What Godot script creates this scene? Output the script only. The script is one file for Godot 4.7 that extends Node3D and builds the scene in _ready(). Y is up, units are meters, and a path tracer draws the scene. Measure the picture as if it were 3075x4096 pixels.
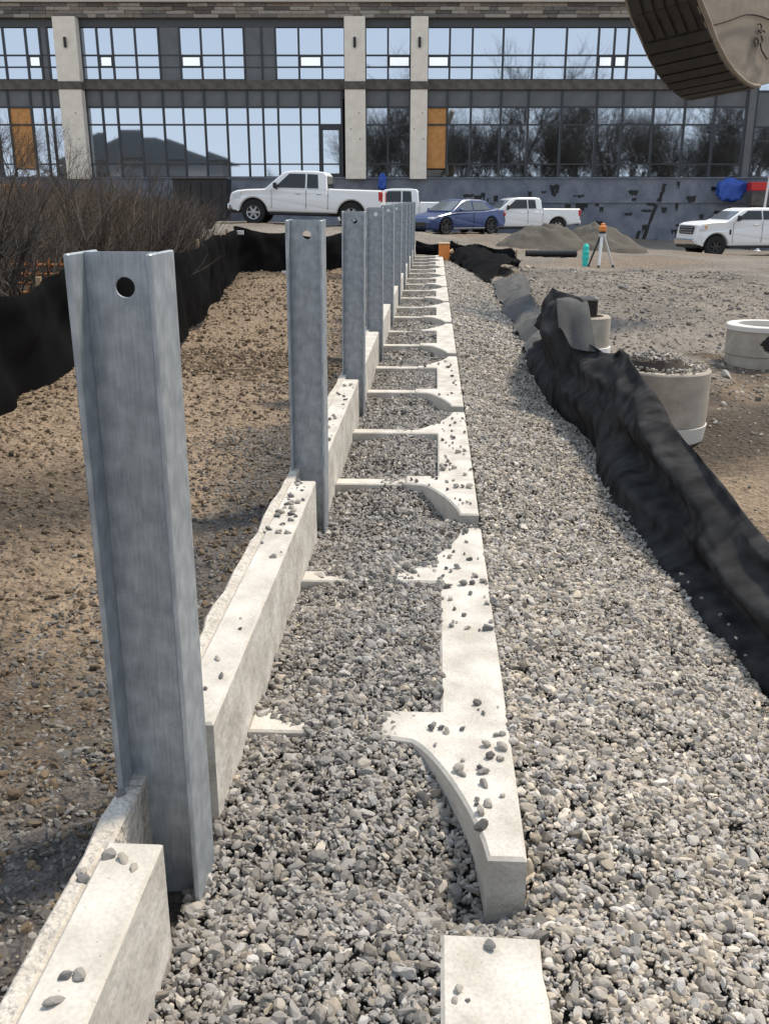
extends Node3D

# ---------------------------------------------------------------- helpers
var rng := RandomNumberGenerator.new()
var nz := FastNoiseLite.new()
var taken := {}
var no_func: Callable
var mats := {}

class MB:
	var v := PackedVector3Array()
	var n := PackedVector3Array()
	func tri(a: Vector3, b: Vector3, c: Vector3) -> void:  # counter-clockwise seen from outside
		var m := (b - a).cross(c - a)
		if m.length_squared() < 1e-16: return
		m = m.normalized()
		v.append(a); v.append(c); v.append(b)
		n.append(m); n.append(m); n.append(m)
	func quad(a: Vector3, b: Vector3, c: Vector3, d: Vector3) -> void:
		tri(a, b, c); tri(a, c, d)
	func stri(a: Vector3, b: Vector3, c: Vector3, na: Vector3, nb: Vector3, nc: Vector3) -> void:
		v.append(a); v.append(c); v.append(b)
		n.append(na); n.append(nc); n.append(nb)
	func mesh() -> ArrayMesh:
		var arr := []
		arr.resize(Mesh.ARRAY_MAX)
		arr[Mesh.ARRAY_VERTEX] = v
		arr[Mesh.ARRAY_NORMAL] = n
		var m := ArrayMesh.new()
		m.add_surface_from_arrays(Mesh.PRIMITIVE_TRIANGLES, arr)
		return m

func area2(p: PackedVector2Array) -> float:
	var s := 0.0
	for i in p.size():
		var a := p[i]
		var b := p[(i + 1) % p.size()]
		s += a.x * b.y - b.x * a.y
	return s * 0.5

func inset(p: PackedVector2Array, d: float) -> PackedVector2Array:
	var o := PackedVector2Array()
	var k := p.size()
	for i in k:
		var e0 := (p[i] - p[(i + k - 1) % k]).normalized()
		var e1 := (p[(i + 1) % k] - p[i]).normalized()
		var n0 := Vector2(-e0.y, e0.x)
		var n1 := Vector2(-e1.y, e1.x)
		var m := n0 + n1
		var q := m.dot(n0)
		o.append(p[i] + m * (d / maxf(q, 0.45)))
	return o

# polygon in local x,y extruded along local z from h0 to h1, both caps chamfered by bev
func extrude(mb: MB, poly: PackedVector2Array, h0: float, h1: float, bev: float, xf: Transform3D, warp: Callable = no_func) -> void:
	var p := poly.duplicate()
	if area2(p) < 0: p.reverse()
	var k := p.size()
	var q := inset(p, bev) if bev > 0 else p
	var put := func(a: Vector2, h: float) -> Vector3:
		var w := Vector3(a.x, a.y, h)
		if warp.is_valid(): w = warp.call(w)
		return xf * w
	for i in k:
		var j := (i + 1) % k
		mb.quad(put.call(p[i], h0 + bev), put.call(p[j], h0 + bev), put.call(p[j], h1 - bev), put.call(p[i], h1 - bev))
		if bev > 0:
			mb.quad(put.call(p[i], h1 - bev), put.call(p[j], h1 - bev), put.call(q[j], h1), put.call(q[i], h1))
			mb.quad(put.call(q[i], h0), put.call(q[j], h0), put.call(p[j], h0 + bev), put.call(p[i], h0 + bev))
	var t := Geometry2D.triangulate_polygon(q)
	if t.is_empty(): t = Geometry2D.triangulate_polygon(p)
	for i in range(0, t.size(), 3):
		var a := q[t[i]]
		var b := q[t[i + 1]]
		var c := q[t[i + 2]]
		if (b - a).cross(c - a) < 0:
			var s := b
			b = c
			c = s
		mb.tri(put.call(a, h1), put.call(b, h1), put.call(c, h1))
		mb.tri(put.call(a, h0), put.call(c, h0), put.call(b, h0))

const PLAN := Transform3D(Basis(Vector3(1, 0, 0), Vector3(0, 0, -1), Vector3(0, 1, 0)), Vector3.ZERO)  # plan polygons: (x, -z), extruded upwards

func rect(x0: float, y0: float, x1: float, y1: float) -> PackedVector2Array:
	return PackedVector2Array([Vector2(x0, y0), Vector2(x1, y0), Vector2(x1, y1), Vector2(x0, y1)])

func rrect(x0: float, y0: float, x1: float, y1: float, r: float, seg := 3) -> PackedVector2Array:
	var o := PackedVector2Array()
	for k in 4:
		var c := Vector2(x1 - r if k == 0 or k == 3 else x0 + r, y1 - r if k < 2 else y0 + r)
		for s in seg + 1:
			var a := (k + float(s) / seg) * PI / 2
			o.append(c + Vector2(cos(a), sin(a)) * r)
	return o

func box(mb: MB, c: Vector3, s: Vector3, bev := 0.0, xf := Transform3D.IDENTITY) -> void:
	var r := rect(-s.x / 2, -s.y / 2, s.x / 2, s.y / 2)
	if bev > 0: r = rrect(-s.x / 2, -s.y / 2, s.x / 2, s.y / 2, bev, 1)
	extrude(mb, r, -s.z / 2, s.z / 2, bev, xf * Transform3D(Basis.IDENTITY, c))

func tube(mb: MB, a: Vector3, b: Vector3, ra: float, rb: float, seg := 8, caps := true) -> void:
	var d := (b - a).normalized()
	var u := d.cross(Vector3.UP if absf(d.y) < 0.9 else Vector3.RIGHT).normalized()
	var w := d.cross(u)
	for i in seg:
		var t0 := TAU * i / seg
		var t1 := TAU * (i + 1) / seg
		var n0 := u * cos(t0) + w * sin(t0)
		var n1 := u * cos(t1) + w * sin(t1)
		mb.stri(a + n0 * ra, a + n1 * ra, b + n1 * rb, n0, n1, n1)
		mb.stri(a + n0 * ra, b + n1 * rb, b + n0 * rb, n0, n1, n0)
		if caps:
			mb.tri(b, b + n0 * rb, b + n1 * rb)
			mb.tri(a, a + n1 * ra, a + n0 * ra)

# profile of (radius, height) turned about local y; flat between rings that share a corner
func lathe(mb: MB, prof: Array, seg: int, xf := Transform3D.IDENTITY) -> void:
	for k in prof.size() - 1:
		var p: Vector2 = prof[k]
		var q: Vector2 = prof[k + 1]
		var nn := Vector2(q.y - p.y, p.x - q.x).normalized()
		for i in seg:
			var t0 := TAU * i / seg
			var t1 := TAU * (i + 1) / seg
			var c0 := Vector3(cos(t0), 0, -sin(t0))
			var c1 := Vector3(cos(t1), 0, -sin(t1))
			var up := Vector3.UP
			var a := xf * (c0 * p.x + up * p.y)
			var b := xf * (c1 * p.x + up * p.y)
			var c := xf * (c1 * q.x + up * q.y)
			var d := xf * (c0 * q.x + up * q.y)
			var n0 := (xf.basis * (c0 * nn.x + up * nn.y)).normalized()
			var n1 := (xf.basis * (c1 * nn.x + up * nn.y)).normalized()
			if p.x > 1e-5: mb.stri(a, b, c, n0, n1, n1)
			if q.x > 1e-5: mb.stri(a, c, d, n0, n1, n0)

# smooth sheet through rows of points; faces towards (column step) x (row step)
func sheet(mb: MB, rows: Array, flip := false) -> void:
	var R := rows.size()
	var K: int = rows[0].size()
	var nn := []
	for r in R:
		var line := PackedVector3Array()
		for k in K:
			var dk: Vector3 = rows[r][mini(k + 1, K - 1)] - rows[r][maxi(k - 1, 0)]
			var dr: Vector3 = rows[mini(r + 1, R - 1)][k] - rows[maxi(r - 1, 0)][k]
			var m := dk.cross(dr).normalized()
			line.append(-m if flip else m)
		nn.append(line)
	for r in R - 1:
		for k in K - 1:
			var a: Vector3 = rows[r][k]
			var b: Vector3 = rows[r][k + 1]
			var c: Vector3 = rows[r + 1][k + 1]
			var d: Vector3 = rows[r + 1][k]
			if flip:
				mb.stri(a, c, b, nn[r][k], nn[r + 1][k + 1], nn[r][k + 1])
				mb.stri(a, d, c, nn[r][k], nn[r + 1][k], nn[r + 1][k + 1])
			else:
				mb.stri(a, b, c, nn[r][k], nn[r][k + 1], nn[r + 1][k + 1])
				mb.stri(a, c, d, nn[r][k], nn[r + 1][k + 1], nn[r + 1][k])

func numbered(called: String) -> String:
	var k: int = taken.get(called, 0)
	taken[called] = k + 1
	return called if k == 0 else "%s_%03d" % [called, k]

func tag(o: Node, label: String, category: String, group := "", kind := "") -> Node:
	o.set_meta("label", label)
	o.set_meta("category", category)
	if group: o.set_meta("group", group)
	if kind: o.set_meta("kind", kind)
	return o

func thing(called: String, label: String, category: String, at := Vector3.ZERO, turn := Vector3.ZERO, group := "") -> Node3D:
	var o := Node3D.new()
	o.name = numbered(called)
	add_child(o)
	o.position = at
	o.rotation = turn
	tag(o, label, category, group)
	return o

func part(called: String, m, mat: Material, parent: Node = self) -> MeshInstance3D:
	var o := MeshInstance3D.new()
	o.name = numbered(called) if parent == self else called
	o.mesh = m.mesh() if m is MB else m
	o.material_override = mat
	parent.add_child(o, true)
	return o

func struct(called: String, m, mat: Material) -> MeshInstance3D:
	var o := part(called, m, mat)
	o.set_meta("kind", "structure")
	return o

func copy(o: Node3D, at: Vector3, turn: Vector3, label: String, base: String) -> Node3D:
	var c: Node3D = o.duplicate()
	c.name = numbered(base)
	add_child(c)
	c.position = at
	c.rotation = turn
	c.set_meta("label", label)
	return c

# ---------------------------------------------------------------- materials
func srgb(c: Color) -> Color: return c.linear_to_srgb()

func noise_image(side: int, freq: float, oct: int, seed_: int, kind := FastNoiseLite.TYPE_SIMPLEX_SMOOTH) -> Image:
	var f := FastNoiseLite.new()
	f.seed = seed_
	f.noise_type = kind
	f.frequency = freq
	f.fractal_octaves = oct
	return f.get_seamless_image(side, side)

# colour between a and b by coarse noise, then scaled by fine noise; colours are linear base colours
func mottled(side: int, a: Color, b: Color, f0: float, f1: float, fine: float, seed_: int, spots := 0, spot := Color.BLACK, stretch := 1) -> ImageTexture:
	var c0 := noise_image(side, f0, 4, seed_)
	var c1 := noise_image(side, f1, 3, seed_ + 9)
	var im := Image.create(side, side, true, Image.FORMAT_RGB8)
	for y in side:
		for x in side:
			var t := clampf((c0.get_pixel(x, y).r - 0.5) * 1.6 + 0.5, 0, 1)
			var g := 1.0 + fine * (c1.get_pixel(x, (y / stretch) % side).r - 0.5) * 2.0
			var c := a.lerp(b, t) * g
			im.set_pixel(x, y, srgb(Color(clampf(c.r, 0, 1), clampf(c.g, 0, 1), clampf(c.b, 0, 1))))
	var r := RandomNumberGenerator.new()
	r.seed = seed_
	for i in spots:
		var p := Vector2i(r.randi_range(2, side - 4), r.randi_range(2, side - 4))
		var w := 1 if r.randf() < 0.7 else 2
		im.fill_rect(Rect2i(p.x, p.y, w, w), srgb(spot))
	im.generate_mipmaps()
	return ImageTexture.create_from_image(im)

func bump(side: int, freq: float, oct: int, seed_: int) -> ImageTexture:
	return ImageTexture.create_from_image(noise_image(side, freq, oct, seed_))

func mat(called: String, color: Color, rough: float, metal := 0.0, tex: Texture2D = null, scale := 1.0, relief: Texture2D = null, relief_cm := 0.0, world := false) -> StandardMaterial3D:
	var m := StandardMaterial3D.new()
	m.albedo_color = srgb(color)
	m.roughness = rough
	m.metallic = metal
	if tex:
		m.albedo_texture = tex
	if relief:
		m.heightmap_enabled = true
		m.heightmap_texture = relief
		m.heightmap_scale = relief_cm
	if tex or relief:
		m.uv1_triplanar = true
		m.uv1_world_triplanar = world
		m.uv1_scale = Vector3.ONE * scale
	mats[called] = m
	return m

func make_materials() -> void:
	var W := Color.WHITE
	mat("concrete", W, 0.92, 0.0, mottled(1024, Color(0.43, 0.40, 0.35), Color(0.60, 0.57, 0.52), 0.006, 0.10, 0.15, 3, 1400, Color(0.2, 0.18, 0.15)), 0.8, bump(512, 0.04, 4, 5), 0.35)
	mat("rough_concrete", W, 0.95, 0.0, mottled(512, Color(0.44, 0.40, 0.345), Color(0.60, 0.56, 0.50), 0.012, 0.12, 0.25, 13, 500, Color(0.2, 0.18, 0.15)), 1.6, bump(512, 0.04, 4, 15), 1.0)
	mat("precast", W, 0.9, 0.0, mottled(256, Color(0.32, 0.285, 0.235), Color(0.44, 0.40, 0.34), 0.02, 0.2, 0.15, 23), 0.8)
	mat("galvanized", W, 0.44, 0.5, mottled(512, Color(0.33, 0.365, 0.40), Color(0.46, 0.50, 0.535), 0.012, 0.11, 0.17, 37, 160, Color(0.2, 0.18, 0.15), 14), 2.4)
	mat("soil", W, 1.0, 0.0, mottled(1024, Color(0.52, 0.50, 0.48), Color(1.0, 1.0, 1.0), 0.02, 0.14, 0.6, 43), 0.45, bump(1024, 0.04, 5, 45), 4.0, true)
	mats["soil"].vertex_color_use_as_albedo = true
	mat("stone", W, 0.85, 0.0, mottled(256, Color(0.72, 0.72, 0.72), Color(1, 1, 1), 0.03, 0.2, 0.2, 53), 14.0)
	mats["stone"].vertex_color_use_as_albedo = true
	mat("black_fabric", Color(0.008, 0.008, 0.0085), 0.75, 0.0, null, 60.0, bump(256, 0.2, 2, 63), 0.1)
	mat("geotextile", W, 0.8, 0.0, mottled(512, Color(0.014, 0.014, 0.015), Color(0.052, 0.052, 0.053), 0.01, 0.25, 0.2, 73), 0.9, bump(256, 0.25, 2, 75), 0.15)
	mats.black_fabric.metallic_specular = 0.1
	mats.geotextile.metallic_specular = 0.12
	mat("dusty_geotextile", W, 0.9, 0.0, mottled(512, Color(0.05, 0.052, 0.054), Color(0.09, 0.09, 0.087), 0.012, 0.25, 0.25, 83), 0.9, bump(256, 0.2, 2, 85), 0.2)
	mat("wood", Color(0.35, 0.25, 0.15), 0.85)
	mat("white_paint", Color(0.80, 0.80, 0.79), 0.28)
	mats["white_paint"].clearcoat_enabled = true
	mats["white_paint"].clearcoat = 0.6
	mat("blue_paint", Color(0.002, 0.03, 0.14), 0.3, 0.0)
	mats["blue_paint"].clearcoat_enabled = true
	mats["blue_paint"].clearcoat = 0.8
	mat("car_glass", Color(0.02, 0.022, 0.025), 0.06)
	mat("clear_car_glass", Color(0.12, 0.14, 0.16), 0.05)
	mat("tyre", Color(0.014, 0.014, 0.014), 0.85)
	mat("rim", Color(0.55, 0.56, 0.58), 0.3, 0.9)
	mat("dark_rim", Color(0.03, 0.03, 0.03), 0.4)
	mat("black_trim", Color(0.015, 0.015, 0.016), 0.5)
	mat("chrome", Color(0.7, 0.7, 0.72), 0.2, 1.0)
	mat("headlight", Color(0.6, 0.62, 0.64), 0.1)
	mat("amber", Color(0.7, 0.28, 0.04), 0.3)
	mat("red_lens", Color(0.45, 0.02, 0.015), 0.25)
	mat("column", W, 0.9, 0.0, mottled(256, Color(0.76, 0.68, 0.57), Color(0.84, 0.77, 0.66), 0.02, 0.2, 0.08, 93), 0.35)
	mat("mullion", Color(0.045, 0.05, 0.055), 0.45, 0.3)
	mat("spandrel", W, 0.35, 0.0, mottled(256, Color(0.10, 0.105, 0.11), Color(0.13, 0.135, 0.14), 0.01, 0.1, 0.06, 103), 0.3)
	mat("fascia", Color(0.06, 0.062, 0.065), 0.5)
	mat("slab_edge", W, 0.9, 0.0, mottled(256, Color(0.085, 0.075, 0.065), Color(0.14, 0.125, 0.11), 0.02, 0.2, 0.2, 113), 0.4)
	mat("coping", Color(0.5, 0.46, 0.4), 0.8)
	for k in 4:
		mat("ledge_stone_%d" % k, W, 0.9, 0.0, mottled(128, [Color(0.30, 0.25, 0.20), Color(0.20, 0.18, 0.16), Color(0.42, 0.37, 0.31), Color(0.14, 0.12, 0.105)][k] * 0.62, [Color(0.30, 0.25, 0.20), Color(0.20, 0.18, 0.16), Color(0.42, 0.37, 0.31), Color(0.14, 0.12, 0.105)][k] * 0.9, 0.04, 0.2, 0.2, 120 + k), 1.2)
	mat("foundation", W, 0.75, 0.0, mottled(512, Color(0.13, 0.145, 0.18), Color(0.20, 0.215, 0.25), 0.012, 0.1, 0.18, 133), 0.16)
	mat("tar", Color(0.008, 0.008, 0.009), 0.45)
	mat("plywood", W, 0.85, 0.0, mottled(256, Color(0.52, 0.24, 0.075), Color(0.62, 0.31, 0.11), 0.02, 0.15, 0.15, 143, 0, W, 6), 0.5)
	mat("interior", Color(0.42, 0.41, 0.40), 0.9)
	mat("interior_floor", Color(0.28, 0.27, 0.26), 0.8)
	mat("interior_white", Color(0.75, 0.75, 0.74), 0.8)
	var g := mat("glass", Color(0.49, 0.57, 0.67), 0.022, 1.0)
	g.transparency = BaseMaterial3D.TRANSPARENCY_ALPHA
	g.albedo_color.a = 0.55
	var g2 := mat("vent_glass", Color(0.95, 0.97, 0.98), 0.05, 1.0)
	g2.transparency = BaseMaterial3D.TRANSPARENCY_ALPHA
	g2.albedo_color.a = 0.8
	for k in 3:
		mat("twig_%d" % k, [Color(0.075, 0.058, 0.044), Color(0.055, 0.047, 0.041), Color(0.105, 0.078, 0.056)][k], 0.9)
	mat("bark", Color(0.075, 0.065, 0.055), 0.95)
	mat("bucket_steel", W, 0.7, 0.15, mottled(256, Color(0.028, 0.023, 0.019), Color(0.05, 0.042, 0.034), 0.02, 0.15, 0.25, 153), 0.7)
	mat("bucket_side", W, 0.75, 0.1, mottled(512, Color(0.22, 0.18, 0.135), Color(0.32, 0.265, 0.205), 0.012, 0.12, 0.12, 163), 0.6)
	mat("orange_plastic", Color(0.72, 0.24, 0.05), 0.5)
	mat("tan_plastic", Color(0.62, 0.45, 0.28), 0.6)
	mat("turquoise", Color(0.045, 0.62, 0.55), 0.5)
	mat("blue_tarp", Color(0.03, 0.09, 0.40), 0.45)
	mat("red_paint", Color(0.55, 0.03, 0.03), 0.45)
	mat("orange_mesh", Color(0.60, 0.22, 0.06), 0.7)
	mat("iron", Color(0.06, 0.045, 0.035), 0.8)
	mat("mortar", Color(0.66, 0.63, 0.58), 0.9)
	mat("black_plastic", Color(0.012, 0.012, 0.012), 0.4)
	mat("white_plastic", Color(0.75, 0.75, 0.74), 0.5)
	mat("shingle", Color(0.03, 0.032, 0.035), 0.9)
	mat("siding", Color(0.25, 0.24, 0.23), 0.8)
	mat("aluminium", Color(0.6, 0.6, 0.6), 0.4, 0.6)

# ---------------------------------------------------------------- ground
const PITCH := 2.46      # one wall unit
const JOINT := -1.70     # z of the first joint, between the tips of two tail rails
const WALL_END := -25.6
var ctrl := PackedVector3Array()

func ground_y(x: float, z: float) -> float:
	var s := 0.0
	var w := 0.0
	for p in ctrl:
		var d := (p.x - x) * (p.x - x) + (p.z - z) * (p.z - z) + 0.5
		var k := 1.0 / (d * sqrt(d))
		s += p.y * k
		w += k
	return s / w

func gravel_y(x: float, z: float) -> float:
	var h := nz.get_noise_2d(x * 220.0, z * 220.0) * 0.028
	if x < 0.24:
		var zz := fposmod(JOINT - z, PITCH)
		var near := minf(zz, PITCH - zz)
		var cell := -0.012
		if z < JOINT - PITCH * 0.9:
			cell = -0.04 if near > 0.55 else -0.045
		h += cell
		for rz in [0.70, 1.82]: h += 0.018 * exp(-pow((zz - rz) / 0.07, 2)) * smoothstep(-0.08, -0.24, x)
		# hollows beside the ends of the tail rails
		h -= 0.07 * exp(-(pow((x - 0.05) / 0.16, 2) + pow((zz - 0.34 if zz < 1.2 else 9.0) / 0.22, 2)))
		# fill heaped over the middle of the ribs of the first unit
		h += (0.03 * smoothstep(-1.7, -2.3, z) * smoothstep(-3.3, -2.9, z) + 0.05 * smoothstep(-3.2, -4.0, z) * nz.get_noise_2d(x * 40, z * 40 + 90)) * exp(-pow((x + 0.22) / 0.13, 2))
		h -= 0.03 * smoothstep(-0.1, -0.5, x)
	else:
		var t := clampf((x - 0.24) / 0.9, 0, 1.3)
		h += -0.012 - 0.2 * pow(t, 1.15)
	if z > -2.6: h -= 0.15 * exp(-(pow((x - 0.15) / 0.20, 2) + pow((z + 1.78) / 0.15, 2)))
	if z < -21.0: h += -0.02 * (-21.0 - z)
	return h

func zone(x: float, z: float) -> Color:
	var a := nz.get_noise_2d(x * 38.0 + 300, z * 38.0)
	var b := nz.get_noise_2d(x * 9.0, z * 9.0 + 500)
	var tan_ := Color(0.32, 0.24, 0.165)
	var brown := Color(0.095, 0.075, 0.055)
	var grey := Color(0.20, 0.185, 0.165)
	var pale := Color(0.34, 0.30, 0.255)
	if z < WALL_END + 0.3 or absf(x) > 30 or z > 3:
		var c := pale.lerp(grey, clampf(0.5 + a * 0.7 + b, 0, 1))
		return c.lerp(tan_, clampf(b * 2.2 - 0.1, 0, 0.6))
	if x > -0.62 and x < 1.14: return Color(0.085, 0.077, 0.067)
	if x <= -0.62:
		var strip := smoothstep(-1.15, -0.8, x + a * 0.3 + 0.1 * smoothstep(-4.0, -1.0, z))   # stony strip along the wall
		var c := brown.lerp(tan_, clampf(0.38 + a * 1.5 + b * 3.0, 0, 1))
		return c.lerp(Color(0.115, 0.105, 0.095), clampf(strip, 0, 1))
	var far := smoothstep(-11.4, -11.9, z + a * 5.0 + nz.get_noise_2d(x * 120, z * 120) * 1.2)   # ragged edge where the dug soil meets the gravelled yard
	var c2 := tan_.lerp(brown, clampf(0.38 + a * 1.4, 0, 1))
	return c2.lerp(pale.lerp(grey, clampf(0.45 + a, 0, 1)), far)

func build_ground() -> void:
	for p in [[-0.7, -1.2, 0.12], [-0.8, 2, 0.12], [-0.75, -5, 0.1], [-1.2, -2.2, 0.12], [-2.5, -5.4, 0.24], [-2.7, -6.9, 0.27], [-1.7, -4.0, 0.16], [-1.25, -4.5, 0.03], [-1.2, -7.5, 0.02], [-3, -14.9, 0.32], [-1.6, -17, 0.26], [-1.9, -7.4, 0.13], [-2, -12.8, 0.17], [-0.75, -12, 0.1], [-0.75, -20, 0.1], [-1.3, -24, 0.1],
			[-5, -10, 0.35], [-10, -20, 0.5], [-7, -30, 0.5], [-7.0, -37.2, 0.55], [-7.0, -39.2, 0.55], [-3.1, -37.4, 0.43], [-3.1, -39.4, 0.43], [-0.6, -41, 0.02], [0.5, -42, 0.0], [1.8, -42, -0.05], [1.5, -44, -0.05], [2.1, -50, -0.26], [7.2, -50, -0.3], [4.6, -51, -0.28], [0, -47, -0.1], [-3.5, -47, 0.0], [-10, -50, 0.3], [-20, -30, 0.6], [-20, -55, 0.4], [0, -30, -0.02],
			[0.3, -26.3, -0.06], [3.5, -26, -0.24], [4.4, -26.2, -0.35], [3.4, -29.2, -0.22], [4, -36, -0.3], [7.6, -36.4, -0.45], [9.5, -34.5, -0.5], [11.1, -41.6, -0.92], [14, -41.7, -0.92], [11.5, -43.6, -0.93], [16.5, -42.5, -0.93], [8, -44, -0.9], [12, -50, -1.4], [20, -55, -1.48], [5, -55, -0.6], [15, -43, -1.0], [22, -42, -1.0],
			[2.2, -9.1, -0.85], [2.6, -8.4, -0.9], [3.2, -9.6, -0.66], [3.9, -12.2, -0.6], [4.6, -11.5, -0.62], [2.1, -12.1, -0.42], [3, -15, -0.38], [6, -16, -0.4], [6, -9, -0.75], [2, -5, -0.75], [1.6, -3, -0.7], [3, -6.5, -0.72], [4, -3, -0.8], [2, 2, -0.7], [2.2, -18, -0.3], [10, -20, -0.4], [2.0, -22, -0.25],
			[0, 10, 0], [-10, 5, 0.2], [10, 5, -0.5], [0, 40, 0], [-30, 0, 0.4], [30, 0, -0.4], [-40, 40, 0], [40, 40, 0], [40, -40, -0.9], [-40, -40, 0.5], [30, -60, -1.45], [-30, -60, 0.4]]:
		ctrl.append(Vector3(p[0], p[2], p[1]))
	var xs := PackedFloat32Array()
	var zs := PackedFloat32Array()
	var x := -3.4
	while x < 4.6:
		xs.append(x)
		x += 0.085
	xs.append(-0.62); xs.append(-0.621); xs.append(1.13); xs.append(1.131)
	var st := 0.12
	var l := -3.4
	var r := 4.6
	while r < 400:
		l -= st
		xs.append(l)
		xs.append(r)
		r += st
		st *= 1.13
	xs.sort()
	var z := 1.0
	st = 0.1
	while z > -400:
		zs.append(z)
		z -= st
		if z < -9: st *= 1.012 if z > -60 else 1.3
	z = 1.5
	st = 0.5
	while z < 400:
		zs.append(z)
		z += st
		st *= 1.3
	zs.append(WALL_END); zs.append(WALL_END + 0.01)
	zs.sort()
	zs.reverse()
	var K := xs.size()
	var vs := PackedVector3Array()
	var cs := PackedColorArray()
	var ix := PackedInt32Array()
	for zi in zs.size():
		for xi in K:
			var px := xs[xi]
			var pz := zs[zi]
			var y: float
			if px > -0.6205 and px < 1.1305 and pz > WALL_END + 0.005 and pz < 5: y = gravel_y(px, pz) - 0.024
			else:
				y = ground_y(px, pz)
				var fine := 0.028 if pz > -16 else 0.045
				if px > 1.3: fine *= 1.15
				y += nz.get_noise_2d(px * 160, pz * 160) * fine + nz.get_noise_2d(px * 45, pz * 45) * 0.05
			vs.append(Vector3(px, y, pz))
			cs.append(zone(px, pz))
	for zi in zs.size() - 1:
		for xi in K - 1:
			var a := zi * K + xi
			ix.append_array([a, a + K, a + 1, a + 1, a + K, a + K + 1])
	var ns := PackedVector3Array()
	ns.resize(vs.size())
	for zi in zs.size():
		for xi in K:
			var i := zi * K + xi
			var dx := vs[i + (1 if xi < K - 1 else 0)] - vs[i - (1 if xi > 0 else 0)]
			var dz := vs[i - (K if zi > 0 else 0)] - vs[i + (K if zi < zs.size() - 1 else 0)]
			ns[i] = dz.cross(dx).normalized()
	var arr := []
	arr.resize(Mesh.ARRAY_MAX)
	arr[Mesh.ARRAY_VERTEX] = vs
	arr[Mesh.ARRAY_NORMAL] = ns
	arr[Mesh.ARRAY_COLOR] = cs
	arr[Mesh.ARRAY_INDEX] = ix
	var m := ArrayMesh.new()
	m.add_surface_from_arrays(Mesh.PRIMITIVE_TRIANGLES, arr)
	struct("ground", m, mats.soil)

# ---------------------------------------------------------------- stones
var stones := []
func make_stones() -> void:
	# crushed stones: a small ball cut by random planes, so that they are angular
	for k in 7:
		var base := []
		# icosahedron, split once
		var t := (1.0 + sqrt(5.0)) / 2.0
		var p := [Vector3(-1, t, 0), Vector3(1, t, 0), Vector3(-1, -t, 0), Vector3(1, -t, 0), Vector3(0, -1, t), Vector3(0, 1, t), Vector3(0, -1, -t), Vector3(0, 1, -t), Vector3(t, 0, -1), Vector3(t, 0, 1), Vector3(-t, 0, -1), Vector3(-t, 0, 1)]
		var fs := [[0, 11, 5], [0, 5, 1], [0, 1, 7], [0, 7, 10], [0, 10, 11], [1, 5, 9], [5, 11, 4], [11, 10, 2], [10, 7, 6], [7, 1, 8], [3, 9, 4], [3, 4, 2], [3, 2, 6], [3, 6, 8], [3, 8, 9], [4, 9, 5], [2, 4, 11], [6, 2, 10], [8, 6, 7], [9, 8, 1]]
		for f in fs:
			var a: Vector3 = p[f[0]].normalized()
			var b: Vector3 = p[f[1]].normalized()
			var c: Vector3 = p[f[2]].normalized()
			var ab := (a + b).normalized()
			var bc := (b + c).normalized()
			var ca := (c + a).normalized()
			base.append_array([[a, ab, ca], [b, bc, ab], [c, ca, bc], [ab, bc, ca]])
		var cuts := []
		for i in 11:
			var d := Vector3(rng.randfn(), rng.randfn(), rng.randfn()).normalized()
			cuts.append([d, rng.randf_range(0.36, 0.68)])
		var sc := Vector3(rng.randf_range(1.3, 1.75), rng.randf_range(0.75, 1.05), rng.randf_range(0.95, 1.35))
		var mb := MB.new()
		for f in base:
			var q := []
			for w in f:
				var s: Vector3 = w
				for c in cuts:
					var over: float = s.dot(c[0]) - c[1]
					if over > 0: s -= c[0] * over
				q.append(s * sc)
			mb.tri(q[0], q[1], q[2])
		stones.append(mb.mesh())

func stone_colour(warm: float) -> Color:
	var v := clampf(rng.randfn(0.29, 0.085), 0.1, 0.5)
	if rng.randf() < 0.03: v = rng.randf_range(0.42, 0.55)
	var c := Color(v * 1.0, v * 0.955, v * 0.90)
	return c.lerp(Color(v * 1.12, v * 0.96, v * 0.75), clampf(rng.randfn(warm, 0.35), 0, 1))

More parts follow.
